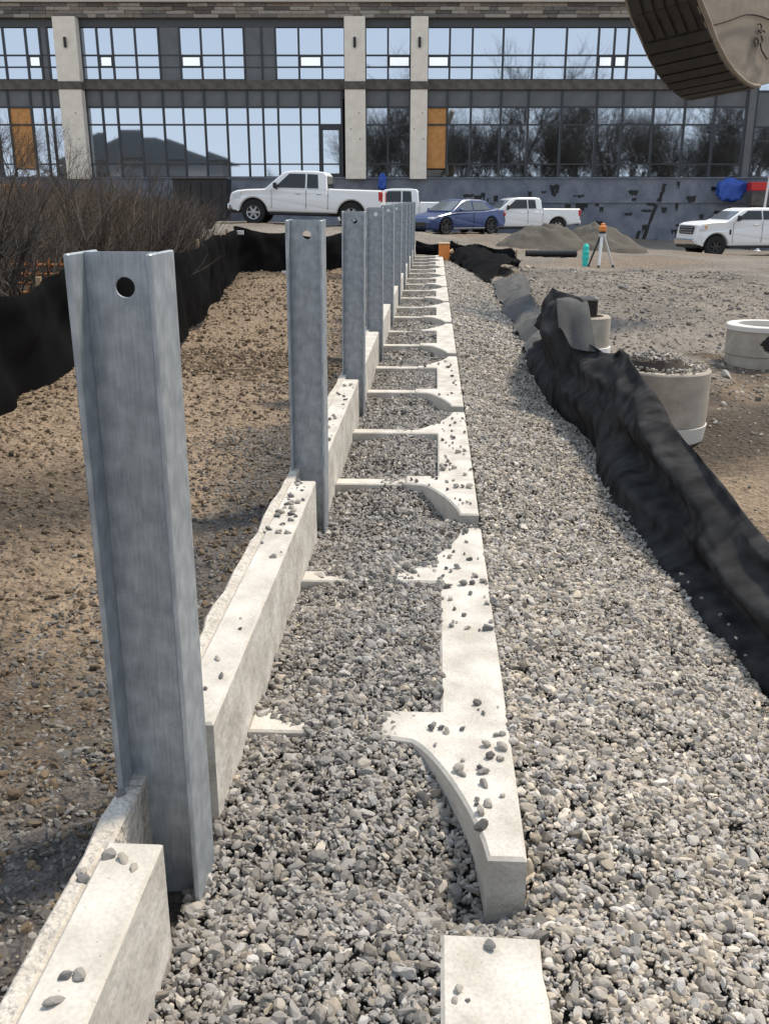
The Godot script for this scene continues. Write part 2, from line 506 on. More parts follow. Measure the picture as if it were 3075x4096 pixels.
# scatter: height, colour and size callables over a rectangle
func scatter(called: String, label: String, category: String, x0: float, x1: float, z0: float, z1: float, per_m2: Callable, height: Callable, warm: float, size: Callable, ok := no_func, dark := 1.0, tint := Color(1, 1, 1)) -> void:
	var root := Node3D.new()
	root.name = numbered(called)
	add_child(root)
	tag(root, label, category, "", "stuff")
	var bufs := []
	for k in stones.size(): bufs.append(PackedFloat32Array())
	var z := z0
	while z > z1:
		var dens: float = per_m2.call(z)
		var step := 0.25 if z > -8 else 0.5
		var cnt := int(dens * step * (x1 - x0))
		for i in cnt:
			var px := rng.randf_range(x0, x1)
			var pz := z - rng.randf() * step
			if ok.is_valid() and not ok.call(px, pz): continue
			var r: float = size.call(pz)
			var y: float = height.call(px, pz) + r * rng.randf_range(-0.35, 0.35)
			var b := Basis(Vector3(rng.randfn(), rng.randfn(), rng.randfn()).normalized(), rng.randf() * TAU).scaled(Vector3.ONE * r)
			var c := stone_colour(warm) * dark * tint
			var k := rng.randi() % stones.size()
			bufs[k].append_array([b.x.x, b.y.x, b.z.x, px, b.x.y, b.y.y, b.z.y, y, b.x.z, b.y.z, b.z.z, pz, c.r, c.g, c.b, 1.0])
		z -= step
	for k in stones.size():
		if bufs[k].is_empty(): continue
		var mm := MultiMesh.new()
		mm.transform_format = MultiMesh.TRANSFORM_3D
		mm.use_colors = true
		mm.mesh = stones[k]
		mm.instance_count = bufs[k].size() / 16
		mm.buffer = bufs[k]
		var o := MultiMeshInstance3D.new()
		o.name = "stone_mass"
		o.multimesh = mm
		o.material_override = mats.stone
		o.set_meta("kind", "stuff")
		root.add_child(o, true)

func build_gravel() -> void:
	var in_concrete := func(x: float, z: float) -> bool:
		var p := Vector2(x, -z)
		for u in tails:
			if Geometry2D.is_point_in_polygon(p, u): return false
		return true
	var lie := func(x: float, z: float) -> float: return gravel_y(x, z)
	var size := func(z: float) -> float: return clampf(0.0066 * exp(rng.randfn() * 0.45), 0.0025, 0.02) * (1.0 if z > -9 else 1.35)
	var dens := func(z: float) -> float: return 13000.0 if z > -4 else (8000.0 if z > -9 else 3000.0)
	scatter("wall_gravel", "grey crushed stone filling the cells of the block wall", "gravel", -0.515, 0.04, 0.0, WALL_END, dens, lie, 0.15, size, func(x, z): return x < 0.03 or in_concrete.call(x, z), 1.06)
	scatter("wall_gravel", "grey crushed stone around the tips of the tail rails", "gravel", 0.03, 0.24, 0.0, WALL_END, dens, lie, 0.2, size, in_concrete, 0.95)
	scatter("bank_gravel", "pale tan crushed stone bank between tail rails and black fabric", "gravel", 0.235, 1.16, 0.0, WALL_END, dens, lie, 0.5, size, no_func, 1.38)
	var left := func(x: float, z: float) -> float: return ground_y(x, z) + nz.get_noise_2d(x * 160, z * 160) * (0.032 if x > 1.3 else 0.028) + nz.get_noise_2d(x * 45, z * 45) * 0.05
	scatter("verge_gravel", "dark small stones strewn on the soil along the wall face", "gravel", -1.95, -0.655, 0.0, -20.0, func(z): return 3800.0 if z > -7 else 900.0, left, 0.4, func(z): return 0.0060 * exp(rng.randfn() * 0.35) * (1.0 if z > -7 else 1.5), func(x, z): return rng.randf() < smoothstep(-1.4, -0.75, x + nz.get_noise_2d(x * 60, z * 60) * 0.5 + 0.45 * smoothstep(-4.0, -1.5, z)), 0.6)
	scatter("soil_clods", "brown clods and stones on the bare soil beside silt fence", "soil", -3.0, -0.66, -0.5, -18.0, func(z): return 1000.0 if z > -9 else 280.0, left, 1.0, func(z): return minf(0.0065 * exp(rng.randfn() * 0.55), 0.017) * (1.0 if z > -7 else 1.7), no_func, 0.5, Color(1.0, 0.83, 0.64))
	scatter("yard_stones", "loose stones on the yard dirt around the manholes", "gravel", 1.25, 7.0, -2.5, -24.0, func(z): return 60.0 if z > -10.5 else 140.0, left, 0.6, func(z): return 0.010 * exp(rng.randfn() * 0.45) * (1.0 if z > -9 else 1.6), no_func, 0.9)

# ---------------------------------------------------------------- wall units, posts
var tails := []   # plan polygons of the tail rails in (x, -z)
var units := []

func arc_tail(z0: float, z1: float) -> PackedVector2Array:
	# plan of a tail rail between its two tapered tips, z0 near, z1 far
	var p := PackedVector2Array()
	var a := -z0
	var b := -z1
	p.append(Vector2(0.230, a)); p.append(Vector2(0.230, b)); p.append(Vector2(0.142, b))
	var n := 10
	for i in n:   # far hollow
		var t := float(i + 1) / n
		p.append(Vector2(0.142 - 0.227 * pow(t, 1.56), b - 0.545 * t))
	p.append(Vector2(-0.13, b - 0.56)); p.append(Vector2(-0.13, b - 0.64)); p.append(Vector2(0.040, b - 0.64))
	p.append(Vector2(0.040, a + 0.64)); p.append(Vector2(-0.13, a + 0.64)); p.append(Vector2(-0.13, a + 0.50))
	for i in n:
		var t := 1.0 - float(i) / n
		p.append(Vector2(0.142 - 0.182 * pow(t, 1.35), a + 0.48 * (1.0 - pow(1.0 - t, 1.25))))
	p.append(Vector2(0.142, a))
	return p

func build_wall() -> void:
	var order := ["tenth", "ninth", "eighth", "seventh", "sixth", "fifth", "fourth", "third", "second", "first"]
	for u in range(-1, 10):
		var zj := JOINT - PITCH * u          # near joint
		var zk := zj - PITCH                 # far joint
		var lab := "wall unit with square ended tail rail before the first post" if u < 0 else "precast wall unit of panel, ribs and tapered tail, %s from the orange jug" % order[u]
		var o := thing("wall_unit", lab.replace("before the first post", "lying short of every steel post"), "wall block", Vector3(0, 0, zj if u >= 0 else zk), Vector3.ZERO, "precast wall units")
		units.append(o)
		var back := Transform3D(Basis.IDENTITY, Vector3(0, 0, -o.position.z)) * PLAN
		# face panel, notched at its ends for the posts
		var a := -zj + 0.24
		var b := -zk - 0.196
		if u < 0: a = -1.2
		var mb := MB.new()
		extrude(mb, rect(-0.608, a, -0.5, b), -0.5, 0.235, 0.006, back)
		part("face_panel", mb, mats.concrete, o)
		mb = MB.new()
		var lip := PackedVector2Array()
		var z0 := -zj + 0.004 if u >= 0 else -1.2
		var z1 := -zk - 0.004
		lip.append(Vector2(-0.6, z0)); lip.append(Vector2(-0.6, a)); lip.append(Vector2(-0.611, a + 0.01)); lip.append(Vector2(-0.611, b - 0.01)); lip.append(Vector2(-0.6, b)); lip.append(Vector2(-0.6, z1))
		var s := 26
		for i in s + 1:
			var t := lerpf(z1, z0, float(i) / s)
			lip.append(Vector2(-0.648 + nz.get_noise_1d(t * 700.0) * 0.012 + nz.get_noise_1d(t * 130.0) * 0.012, t))
		extrude(mb, lip, -0.5, 0.229, 0.006, back)
		part("split_face", mb, mats.rough_concrete, o)
		# tail rail and ribs
		var near := zj - 0.09 if u >= 0 else 1.2
		var far := zk + 0.11
		var plan: PackedVector2Array
		if u < 0:
			plan = PackedVector2Array([Vector2(0.033, -1.2), Vector2(0.236, -1.2), Vector2(0.234, 1.40), Vector2(0.229, 1.46), Vector2(0.233, 1.553), Vector2(0.034, 1.556)])
		else: plan = arc_tail(near, far)
		tails.append(plan)
		mb = MB.new()
		extrude(mb, plan, -0.45, nz.get_noise_1d(u * 400.0) * 0.006, 0.008, back)
		part("tail_rail", mb, mats.concrete, o)
		if u >= 0:
			for e in [-near + 0.50, -far - 0.64]:
				mb = MB.new()
				extrude(mb, rect(-0.499, e + 0.018, -0.131, e + 0.118), -0.45, -0.004 - 0.014 * rng.randf(), 0.006, back)
				part("cross_rib", mb, mats.concrete, o)
	for k in 10:
		var zf := -1.665 - 2.475 * k
		var lean := Vector3(rng.randf_range(-0.006, 0.006), rng.randf_range(-0.02, 0.02), -0.006 + rng.randf_range(-0.005, 0.003))
		if k == 0: lean = Vector3(0, 0, 0)
		var o := thing("steel_post", "galvanized steel H post with bolt hole, %s from the orange jug" % order[k], "post", Vector3(-0.562 + 0.003 * minf(k, 3), -0.03, zf - 0.075), lean, "galvanized posts along the wall")
		var H := 1.345 + 0.006 * minf(k, 4)
		for sx in [-1, 1]:
			var fl := MB.new()
			extrude(fl, rrect(-0.0055, -0.075, 0.0055, 0.075, 0.003, 1), -0.2, H, 0.002, Transform3D(Basis.IDENTITY, Vector3(sx * 0.072, 0, 0)) * PLAN)
			part("flange", fl, mats.galvanized, o)
		var wb := MB.new()
		var w := 0.0662
		var th := 0.004
		var hc := Vector2(0.004, H - 0.062)
		var hr := 0.0185
		var q := 0.035
		for sd in [-1, 1]:
			var xf := Transform3D(Basis.IDENTITY, Vector3(0, 0, sd * th)) if sd > 0 else Transform3D(Basis(Vector3(-1, 0, 0), Vector3(0, 1, 0), Vector3(0, 0, -1)), Vector3(0, 0, -th))
			var m: float = hc.x * sd
			for r in [[-w, -0.2, w, hc.y - q], [-w, hc.y + q, w, H], [-w, hc.y - q, m - q, hc.y + q], [m + q, hc.y - q, w, hc.y + q]]:
				wb.quad(xf * Vector3(r[0], r[1], 0), xf * Vector3(r[2], r[1], 0), xf * Vector3(r[2], r[3], 0), xf * Vector3(r[0], r[3], 0))
			for i in 32:
				var t0 := TAU * i / 32
				var t1 := TAU * (i + 1) / 32
				var e0 := Vector2(cos(t0), sin(t0))
				var e1 := Vector2(cos(t1), sin(t1))
				var s0 := e0 * (q / maxf(absf(e0.x), absf(e0.y)))
				var s1 := e1 * (q / maxf(absf(e1.x), absf(e1.y)))
				var c := Vector3(m, hc.y, 0)
				wb.quad(xf * (c + Vector3(e0.x, e0.y, 0) * hr), xf * (c + Vector3(s0.x, s0.y, 0)), xf * (c + Vector3(s1.x, s1.y, 0)), xf * (c + Vector3(e1.x, e1.y, 0) * hr))
				if sd > 0:
					var c2 := Vector3(m, hc.y, 0)
					var b0 := Vector3(e0.x, e0.y, 0) * hr
					var b1 := Vector3(e1.x, e1.y, 0) * hr
					var d := Vector3(0, 0, th)
					wb.quad(c2 + b0 - d, c2 + b0 + d, c2 + b1 + d, c2 + b1 - d)
		wb.quad(Vector3(-w, H, th), Vector3(w, H, th), Vector3(w, H, -th), Vector3(-w, H, -th))
		part("web", wb, mats.galvanized, o)

func loose_stone(x: float, y: float, z: float, r: float, label: String, group: String) -> void:
	var o := MeshInstance3D.new()
	o.name = numbered("loose_stone")
	o.mesh = stones[rng.randi() % stones.size()]
	var m: StandardMaterial3D = mats["pebble_%d" % (rng.randi() % 4)]
	o.material_override = m
	add_child(o)
	o.position = Vector3(x, y + r * 0.42, z)
	o.rotation = Vector3(rng.randf_range(-0.3, 0.3), rng.randf() * TAU, rng.randf_range(-0.3, 0.3))
	o.scale = Vector3.ONE * r
	tag(o, label, "stone", group)

func build_loose_stones() -> void:
	for k in 4:
		mat("pebble_%d" % k, [Color(0.30, 0.285, 0.26), Color(0.19, 0.185, 0.18), Color(0.40, 0.37, 0.32), Color(0.13, 0.12, 0.115)][k], 0.9, 0.0, mats.stone.albedo_texture, 14.0)
	var g0 := "stones on the foot panel"
	for p in [[-0.565, -1.17, 0.013], [-0.545, -1.175, 0.014], [-0.56, -1.12, 0.013], [-0.56, -1.45, 0.012], [-0.535, -1.43, 0.011], [-0.585, -1.46, 0.016], [-0.625, -1.415, 0.012], [-0.62, -1.40, 0.01], [-0.628, -1.66, 0.012]]:
		loose_stone(p[0], 0.233 if p[0] > -0.61 else 0.227, p[1], p[2], "grey stone lying on top of the panel short of every post", g0)
	var g1 := "stones on the tail rails"
	var spread := [
		# unit, z from, z to, count, size, where
		[0, -1.83, -2.5, 30, 0.0095, "grey stone lying on the tail rail tip of the tenth unit from the orange jug"],
		[0, -2.95, -3.2, 12, 0.008, "small grey stone on the middle tail rail of the tenth unit from the orange jug"],
		[0, -3.2, -4.03, 46, 0.009, "grey stone on the stony far tip of the tenth unit from the orange jug"],
		[1, -4.28, -6.45, 62, 0.0105, "grey stone on the tail rail of the ninth unit from the orange jug"],
		[2, -6.8, -8.8, 16, 0.011, "grey stone on the tail rail of the eighth unit from the orange jug"]]
	for s in spread:
		var left: int = s[3]
		while left > 0:
			var x := rng.randf_range(-0.12, 0.225)
			var z := rng.randf_range(s[2], s[1])
			if not Geometry2D.is_point_in_polygon(Vector2(x, -z), tails[s[0] + 1]) or not Geometry2D.is_point_in_polygon(Vector2(x + 0.008, -z), tails[s[0] + 1]): continue
			loose_stone(x, 0.002, z, clampf(s[4] * exp(rng.randfn() * 0.4), 0.004, 0.018), s[5], g1)
			left -= 1
	for p in [[0.13, -1.52, 0.012], [0.07, -1.41, 0.011], [0.06, -1.385, 0.008], [0.155, -1.30, 0.013], [0.085, -1.385, 0.006]]:
		loose_stone(p[0], 0.002, p[1], p[2], "grey stone on the square ended tail rail", "stones on the square ended rail")
	for s in [[-3.25, -3.95, 44, 0.0095, "grey stone on the panel top between the tenth and ninth posts from the orange jug"], [-2.1, -3.2, 9, 0.009, "grey stone on the panel top between the tenth and ninth posts from the orange jug"], [-4.5, -6.35, 26, 0.01, "grey stone on the panel top between the ninth and eighth posts from the orange jug"]]:
		for i in s[2]:
			loose_stone(rng.randf_range(-0.605, -0.51), 0.234, rng.randf_range(s[1], s[0]), clampf(s[3] * exp(rng.randfn() * 0.4), 0.004, 0.016), s[4], "stones on the panel tops")

# ---------------------------------------------------------------- fabrics
func ridge(z: float, tab: Array, col: int) -> float:
	for i in tab.size() - 1:
		if z <= tab[i][0] and z >= tab[i + 1][0]:
			var t: float = (tab[i][0] - z) / (tab[i][0] - tab[i + 1][0])
			t = t * t * (3 - 2 * t)
			return lerpf(tab[i][col], tab[i + 1][col], t)
	return tab[-1][col] if z < tab[-1][0] else tab[0][col]

func build_fabric() -> void:
	# curtain of geotextile along the edge of the gravel bank: foot in the gravel, crest, fall behind
	#        z     foot x  foot y  crest x crest y
	var tab := [[-1.0, 1.25, -0.24, 1.50, -0.05], [-2.6, 1.22, -0.24, 1.42, 0.05], [-3.6, 1.08, -0.21, 1.345, 0.13], [-4.5, 1.04, -0.21, 1.28, 0.25], [-5.0, 0.98, -0.2, 1.26, 0.29], [-5.6, 1.0, -0.2, 1.28, 0.37], [-6.3, 1.12, -0.2, 1.25, 0.46], [-6.75, 1.1, -0.2, 1.19, 0.38], [-7.1, 1.02, -0.2, 1.15, 0.40], [-7.4, 0.94, -0.2, 1.13, 0.69], [-8.4, 0.93, -0.19, 1.08, 0.66], [-9.2, 0.93, -0.17, 1.06, 0.35], [-10.2, 0.98, -0.16, 1.15, 0.12]]
	var rows := []
	var R := 380
	for i in R + 1:
		var z := lerpf(-1.0, -10.2, float(i) / R)
		var f := Vector3(ridge(z, tab, 1), ridge(z, tab, 2) - 0.05, z)
		var c := Vector3(ridge(z, tab, 3), ridge(z, tab, 4), z)
		var gy := ground_y(c.x + 0.3, z)
		var line := PackedVector3Array()
		for k in 61:
			var s := k / 60.0
			var p: Vector3
			var up := clampf(s / 0.62, 0, 1)
			if s <= 0.62:
				p = f.lerp(c, up)
				p.x -= 0.05 * sin(up * PI) * (1.0 - 0.4 * up)      # belly towards the bank
				p.y += 0.02 * sin(up * PI)
			else:
				var t := (s - 0.62) / 0.38
				p = c + Vector3(0.16 * sin(t * PI * 0.5), (gy - c.y) * pow(t, 1.6) * 1.05, 0)
			# folds that run along the crest, gathers under the low saddle, small creases
			var fold := 0.085 * (1.0 - 2.4 * absf(nz.get_noise_3d(z * 9, s * 130 + z * 14, 7))) - 0.04
			fold += 0.05 * (1.0 - 2.6 * absf(nz.get_noise_3d(z * 15, s * 170 - z * 16, 31)))
			fold += 0.016 * (1.0 - 2.6 * absf(nz.get_noise_3d(z * 50 + s * 60, s * 280, 57)))
			var g := exp(-pow((z + 6.8) / 0.7, 2))
			fold += g * 0.03 * sin((z + 6.8) / (0.06 + 0.9 * absf(s - 0.66)) * 1.6)
			fold += 0.010 * (1.0 - 2.6 * absf(nz.get_noise_3d(z * 110 + s * 160, s * 300, 3)))
			var amt := smoothstep(0.0, 0.25, s) * (1.0 - 0.55 * smoothstep(0.5, 0.7, s))
			p += Vector3(-0.9, 0.35, 0) * fold * amt * 1.45
			if k == 37: p.y += nz.get_noise_1d(z * 200) * 0.015
			line.append(p)
		rows.append(line)
	var o := thing("geotextile_sheet", "crumpled black geotextile sheet standing along the gravel bank edge", "fabric", Vector3.ZERO)
	var mb := MB.new()
	sheet(mb, rows, true)
	part("sheet", mb, mats.geotextile, o)
	# pale dusty flap hanging over the tall part
	rows = []
	for i in 31:
		var t := i / 30.0
		var line := PackedVector3Array()
		var drop := lerpf(0.20, 0.36, smoothstep(0.0, 0.45, t)) - 0.03 * t
		for k in 19:
			var s := k / 18.0
			var roll := 0.09 * (1.0 - pow(s, 0.35))
			line.append(Vector3(lerpf(0.93, 1.155, t) + 0.035 * s * (t - 0.2) + nz.get_noise_2d(t * 90, s * 60) * 0.01, 0.70 - drop * s - roll * 0.15 + 0.012 * sin(t * 5.0), -7.31 + 0.24 * t * s - roll + 0.14 * s + 0.02 * sin(t * 8.0 + s * 3.0)))
		rows.append(line)
	mb = MB.new()
	sheet(mb, rows, false)
	part("dusty_flap", mb, mats.dusty_geotextile, o)
	for p in 26:
		var z := rng.randf_range(-2.9, -3.8)
		var t := rng.randf_range(0.05, 0.35)
		var f := Vector3(ridge(z, tab, 1), ridge(z, tab, 2), z).lerp(Vector3(ridge(z, tab, 3), ridge(z, tab, 4), z), t)
		if p % 2 == 0: loose_stone(f.x - 0.09, f.y + 0.02, f.z, 0.008, "small pale stone caught on the foot of the black geotextile sheet", "stones caught on the geotextile")
	# dusty sheet lying on the bank further on
	rows = []
	for i in 90:
		var t := i / 89.0
		var z := lerpf(-9.9, -19.5, t)
		var x0 := lerpf(0.98, 1.15, t) + nz.get_noise_1d(z * 60) * 0.12
		var line := PackedVector3Array()
		for k in 17:
			var s := k / 16.0
			var x := x0 + s * lerpf(0.34, 0.75, t)
			var y := gravel_y(minf(x0, 1.13), z) + 0.03
			y += 0.17 * sin(s * PI * 0.75) * lerpf(1.0, 0.9, t) + 0.10 * (0.5 - absf(nz.get_noise_3d(x * 130 + z * 40, z * 45, 0)) * 2.0) + nz.get_noise_3d(x * 300, z * 160, 0) * 0.05
			y = lerpf(y, ground_y(x, z), smoothstep(0.75, 1.0, s))
			line.append(Vector3(x, y, z))
		rows.append(line)
	o = thing("dusty_sheet", "dusty grey geotextile lying on the bank beyond the standing sheet", "fabric", Vector3.ZERO)
	mb = MB.new()
	sheet(mb, rows, true)
	part("sheet", mb, mats.dusty_geotextile, o)

func fence(called: String, label: String, path: Array, wob: float) -> void:
	# path points: x, z, foot y, crest y
	var o := thing(called, label, "fence", Vector3.ZERO)
	var rows := []
	var total := 0.0
	for i in path.size() - 1: total += Vector2(path[i + 1][0] - path[i][0], path[i + 1][1] - path[i][1]).length()
	for i in path.size() - 1:
		var a: Array = path[i]
		var b: Array = path[i + 1]
		var n := maxi(4, int(Vector2(b[0] - a[0], b[1] - a[1]).length() / 0.09))
		var side := Vector2(b[1] - a[1], a[0] - b[0]).normalized()
		for j in n + (1 if i == path.size() - 2 else 0):
			var t := float(j) / n
			var line := PackedVector3Array()
			for k in 15:
				var s := k / 14.0
				var x := lerpf(a[0], b[0], t)
				var z := lerpf(a[1], b[1], t)
				var y := lerpf(lerpf(a[2], b[2], t) - 0.08, lerpf(a[3], b[3], t) - wob * 0.5 * sin(t * PI), s)
				var f := nz.get_noise_3d(x * 70, s * 60, z * 70) * wob + nz.get_noise_3d(x * 200, s * 100, z * 200) * wob * 0.3
				if k == 14: f += 0.02
				line.append(Vector3(x + side.x * f, y + nz.get_noise_2d(x * 90, z * 90) * wob * 0.25 * s, z + side.y * f))
			rows.append(line)
		var st := MB.new()
		var sy := Vector3(a[0], (a[2] + a[3]) / 2 - 0.2, a[1]) + Vector3(side.x, 0, side.y) * 0.2
		box(st, sy, Vector3(0.035, a[3] - a[2] + 0.3, 0.035), 0.003)
		part("stake", st, mats.wood, o)
	var mb := MB.new()
	sheet(mb, rows, true)
	part("fabric", mb, mats.black_fabric, o)

func build_fences() -> void:
	fence("silt_fence", "long black silt fence along the brush, turning behind the posts", [[-2.35, 0.5, 0.16, 0.8], [-2.45, -2.5, 0.18, 0.84], [-2.5, -5.4, 0.19, 0.88], [-2.66, -6.9, 0.22, 0.92], [-2.36, -8.9, 0.2, 0.94], [-2.75, -12.2, 0.25, 0.98], [-3.0, -14.9, 0.3, 1.02], [-2.3, -16.0, 0.26, 0.9], [-1.57, -17.0, 0.22, 0.84], [-0.8, -18.0, 0.1, 0.78]], 0.13)
	fence("silt_fence", "short low black silt fence behind the orange jug", [[-0.5, -27.2, -0.05, 0.34], [0.5, -27.0, -0.06, 0.34], [1.2, -26.4, -0.1, 0.28], [1.9, -25.2, -0.2, 0.22], [2.1, -23.6, -0.26, 0.05]], 0.2)
	# the black sheet slumped from the low fence down to the bank
	var rows := []
	for i in 40:
		var t := i / 39.0
		var line := PackedVector3Array()
		for k in 20:
			var s := k / 19.0
			var a := Vector3(lerpf(0.35, 1.05, t), lerpf(-0.08, -0.1, t), lerpf(-25.7, -19.2, t))
			var b := Vector3(lerpf(1.1, 2.0, t), lerpf(0.22, 0.0, t), lerpf(-26.3, -23.0, t))
			var p := a.lerp(b, s)
			p.y += 0.12 * sin(s * PI) + nz.get_noise_3d(p.x * 120, 0, p.z * 120) * 0.16
			line.append(p)
		rows.append(line)
	var mb := MB.new()
	sheet(mb, rows, true)
	var o := thing("slumped_sheet", "slack black sheet slumped between orange jug and dusty geotextile", "fabric", Vector3.ZERO)
	part("sheet", mb, mats.black_fabric, o)
	# orange safety mesh in the brush
	for f in [[Vector3(-6.2, 0.35, -9.0), Vector3(-3.6, 0.3, -9.6), 0.55, "orange safety mesh low in the brush behind the silt fence"], [Vector3(-17, 0.6, -30), Vector3(-12.5, 0.6, -31), 1.3, "orange safety mesh standing far back in the brush"]]:
		var q := thing("safety_mesh", f[3], "fence")
		var n := MB.new()
		var a: Vector3 = f[0]
		var b: Vector3 = f[1]
		var rws := int(f[2] / 0.09)
		var cl := int((b - a).length() / 0.11)
		var w := 0.012 if f[2] < 1 else 0.03
		for i in rws:
			tube(n, a + Vector3.UP * (0.03 + i * 0.09), b + Vector3.UP * (0.03 + i * 0.09), w, w, 4, false)
		for i in cl + 1:
			var p := a.lerp(b, float(i) / cl)
			tube(n, p, p + Vector3.UP * f[2], w * 0.7, w * 0.7, 4, false)
		part("net", n, mats.orange_mesh, q)
		for e in [a, b]:
			var s2 := MB.new()
			box(s2, e + Vector3(0, f[2] * 0.5 - 0.1, -0.03), Vector3(0.04, f[2] + 0.3, 0.04), 0.004)
			part("stake", s2, mats.wood, q)

# ---------------------------------------------------------------- plants
func branch(mb: MB, a: Vector3, d: Vector3, l: float, r: float, depth: int, spread: float) -> void:
	var p := a
	var dir := d
	var seg := 3 if depth > 1 else 2
	for i in seg:
		var q := p + dir * l / seg
		tube(mb, p, q, r * (1.0 - 0.5 * i / seg), r * (1.0 - 0.5 * (i + 1) / seg), 3 if depth < 3 else 5, false)
		p = q
		dir = (dir + Vector3(rng.randfn(), rng.randfn() + 0.25, rng.randfn()) * 0.14).normalized()
		if depth > 0 and (i > 0 or depth < 3):
			for k in (2 if depth < 3 else 3):
				var s := (dir + Vector3(rng.randfn(), rng.randfn() * 0.6, rng.randfn()) * spread).normalized()
				branch(mb, p, s, l * rng.randf_range(0.45, 0.72), r * 0.5, depth - 1, spread)
	if depth > 0: branch(mb, p, dir, l * 0.6, r * 0.5, depth - 1, spread)

func build_plants() -> void:
	var kinds := []
	for k in 5:
		var mb := MB.new()
		for i in 46:
			var a := rng.randf() * TAU
			var base := Vector3(cos(a), 0, sin(a)) * rng.randf() * 0.35
			var d := Vector3(rng.randfn() * 0.28, 1, rng.randfn() * 0.28).normalized()
			branch(mb, base, d, rng.randf_range(0.45, 0.85), rng.randf_range(0.006, 0.011), 2 if i % 3 == 0 else 1, 0.45)
		kinds.append(mb.mesh())
	var n := 0
	while n < 105:
		var z := -rng.randf_range(7.2, 34.0)
		var x := -rng.randf_range(2.7, 19.0)
		if x > -3.1 - (-z - 7) * 0.06: continue
		if x < -2.0 - (-z) * 0.43: continue
		if z < -18 and x > -6.0 + (z + 18) * 0.05: continue
		var o := thing("shrub", "bare brown twiggy shrub in the thicket behind the silt fence", "shrub", Vector3(x, ground_y(x, z) - 0.05, z), Vector3(0, rng.randf() * TAU, 0), "thicket of bare shrubs")
		var m := part("twigs", kinds[rng.randi() % 5], mats["twig_%d" % (rng.randi() % 3)], o)
		var s := rng.randf_range(0.65, 1.15) * (1.25 if x < -0.33 * -z else 1.0)
		m.scale = Vector3(1.15 * s, s * (1.0 if z > -16 else 0.85), 1.15 * s)
		n += 1
	# thin bare saplings over the thicket
	var sap := []
	for k in 2:
		var mb := MB.new()
		branch(mb, Vector3.ZERO, Vector3(0.1 * k, 1, 0).normalized(), 2.0, 0.028, 4, 0.5)
		sap.append(mb.mesh())
	for p in [[-6.9, -13.5, 0.5], [-8.6, -17.0, 0.6], [-7.9, -21.0, 0.6], [-10.4, -24.0, 0.75], [-6.2, -16.0, 0.42], [-11.0, -23.0, 0.8], [-6.3, -22.0, 0.5]]:
		var o := thing("sapling", "tall thin bare sapling rising above the brush thicket", "tree", Vector3(p[0], ground_y(p[0], p[1]) - 0.05, p[1]), Vector3(0, rng.randf() * TAU, 0), "bare saplings over the thicket")
		var m := part("branches", sap[rng.randi() % 2], mats["twig_1"], o)
		m.scale = Vector3.ONE * p[2]
	# the wood behind the photographer, mirrored in the glass
	var trees := []
	for k in 3:
		var t := MB.new()
		tube(t, Vector3(0, -0.3, 0), Vector3(0.1, 4.0, 0.05), 0.22, 0.15, 8)
		var c := MB.new()
		for i in 9:
			var h := rng.randf_range(0.8, 4.0)
			branch(c, Vector3(0.1 * h / 4, h, 0), Vector3(rng.randfn() * 0.5, 1.1, rng.randfn() * 0.5).normalized(), rng.randf_range(3.4, 5.0), 0.075, 3, 0.5)
		trees.append([t.mesh(), c.mesh()])
	for i in 46:
		var u := lerpf(1.0, 66.0, i / 45.0) + rng.randf_range(-1, 1)
		var b := 30.0 + (i % 3) * 6.0 + rng.randf_range(-1.5, 1.5)
		var tall := 1.0 + 0.22 * sin(i * 0.7) + rng.randf_range(-0.1, 0.15)
		if i % 11 == 4: tall = 1.75
		var at := Vector3(u - 2.0, ground_y(u, b) - 0.1, b)
		var o := thing("bare_tree", "bare grey tree of the wood mirrored in the office windows", "tree", at, Vector3(0, rng.randf() * TAU, 0), "wood mirrored in the glass")
		o.scale = Vector3.ONE * tall
		part("trunk", trees[i % 3][0], mats.bark, o)
		part("crown", trees[i % 3][1], mats.bark, o)

func build_house() -> void:
	# the hip-roofed house whose dark roof is mirrored in the left windows
	var o := thing("hip_roof_house", "house with a dark hip roof, mirrored in the office windows", "house", Vector3(-31.5, 0.1, 33.0))
	var mb := MB.new()
	box(mb, Vector3(0, 3.0, 0), Vector3(21.5, 6.0, 11.0))
	part("wall", mb, mats.siding, o)
	mb = MB.new()
	var e := [Vector3(-12.2, 6.02, 6.2), Vector3(12.2, 6.02, 6.2), Vector3(12.2, 6.02, -6.2), Vector3(-12.2, 6.02, -6.2)]
	var r0 := Vector3(-5.2, 9.9, 0)
	var r1 := Vector3(0.8, 9.9, 0)
	mb.quad(e[0], e[1], r1, r0); mb.quad(e[2], e[3], r0, r1); mb.tri(e[1], e[2], r1); mb.tri(e[3], e[0], r0); mb.quad(e[3], e[2], e[1], e[0])
	part("roof", mb, mats.shingle, o)

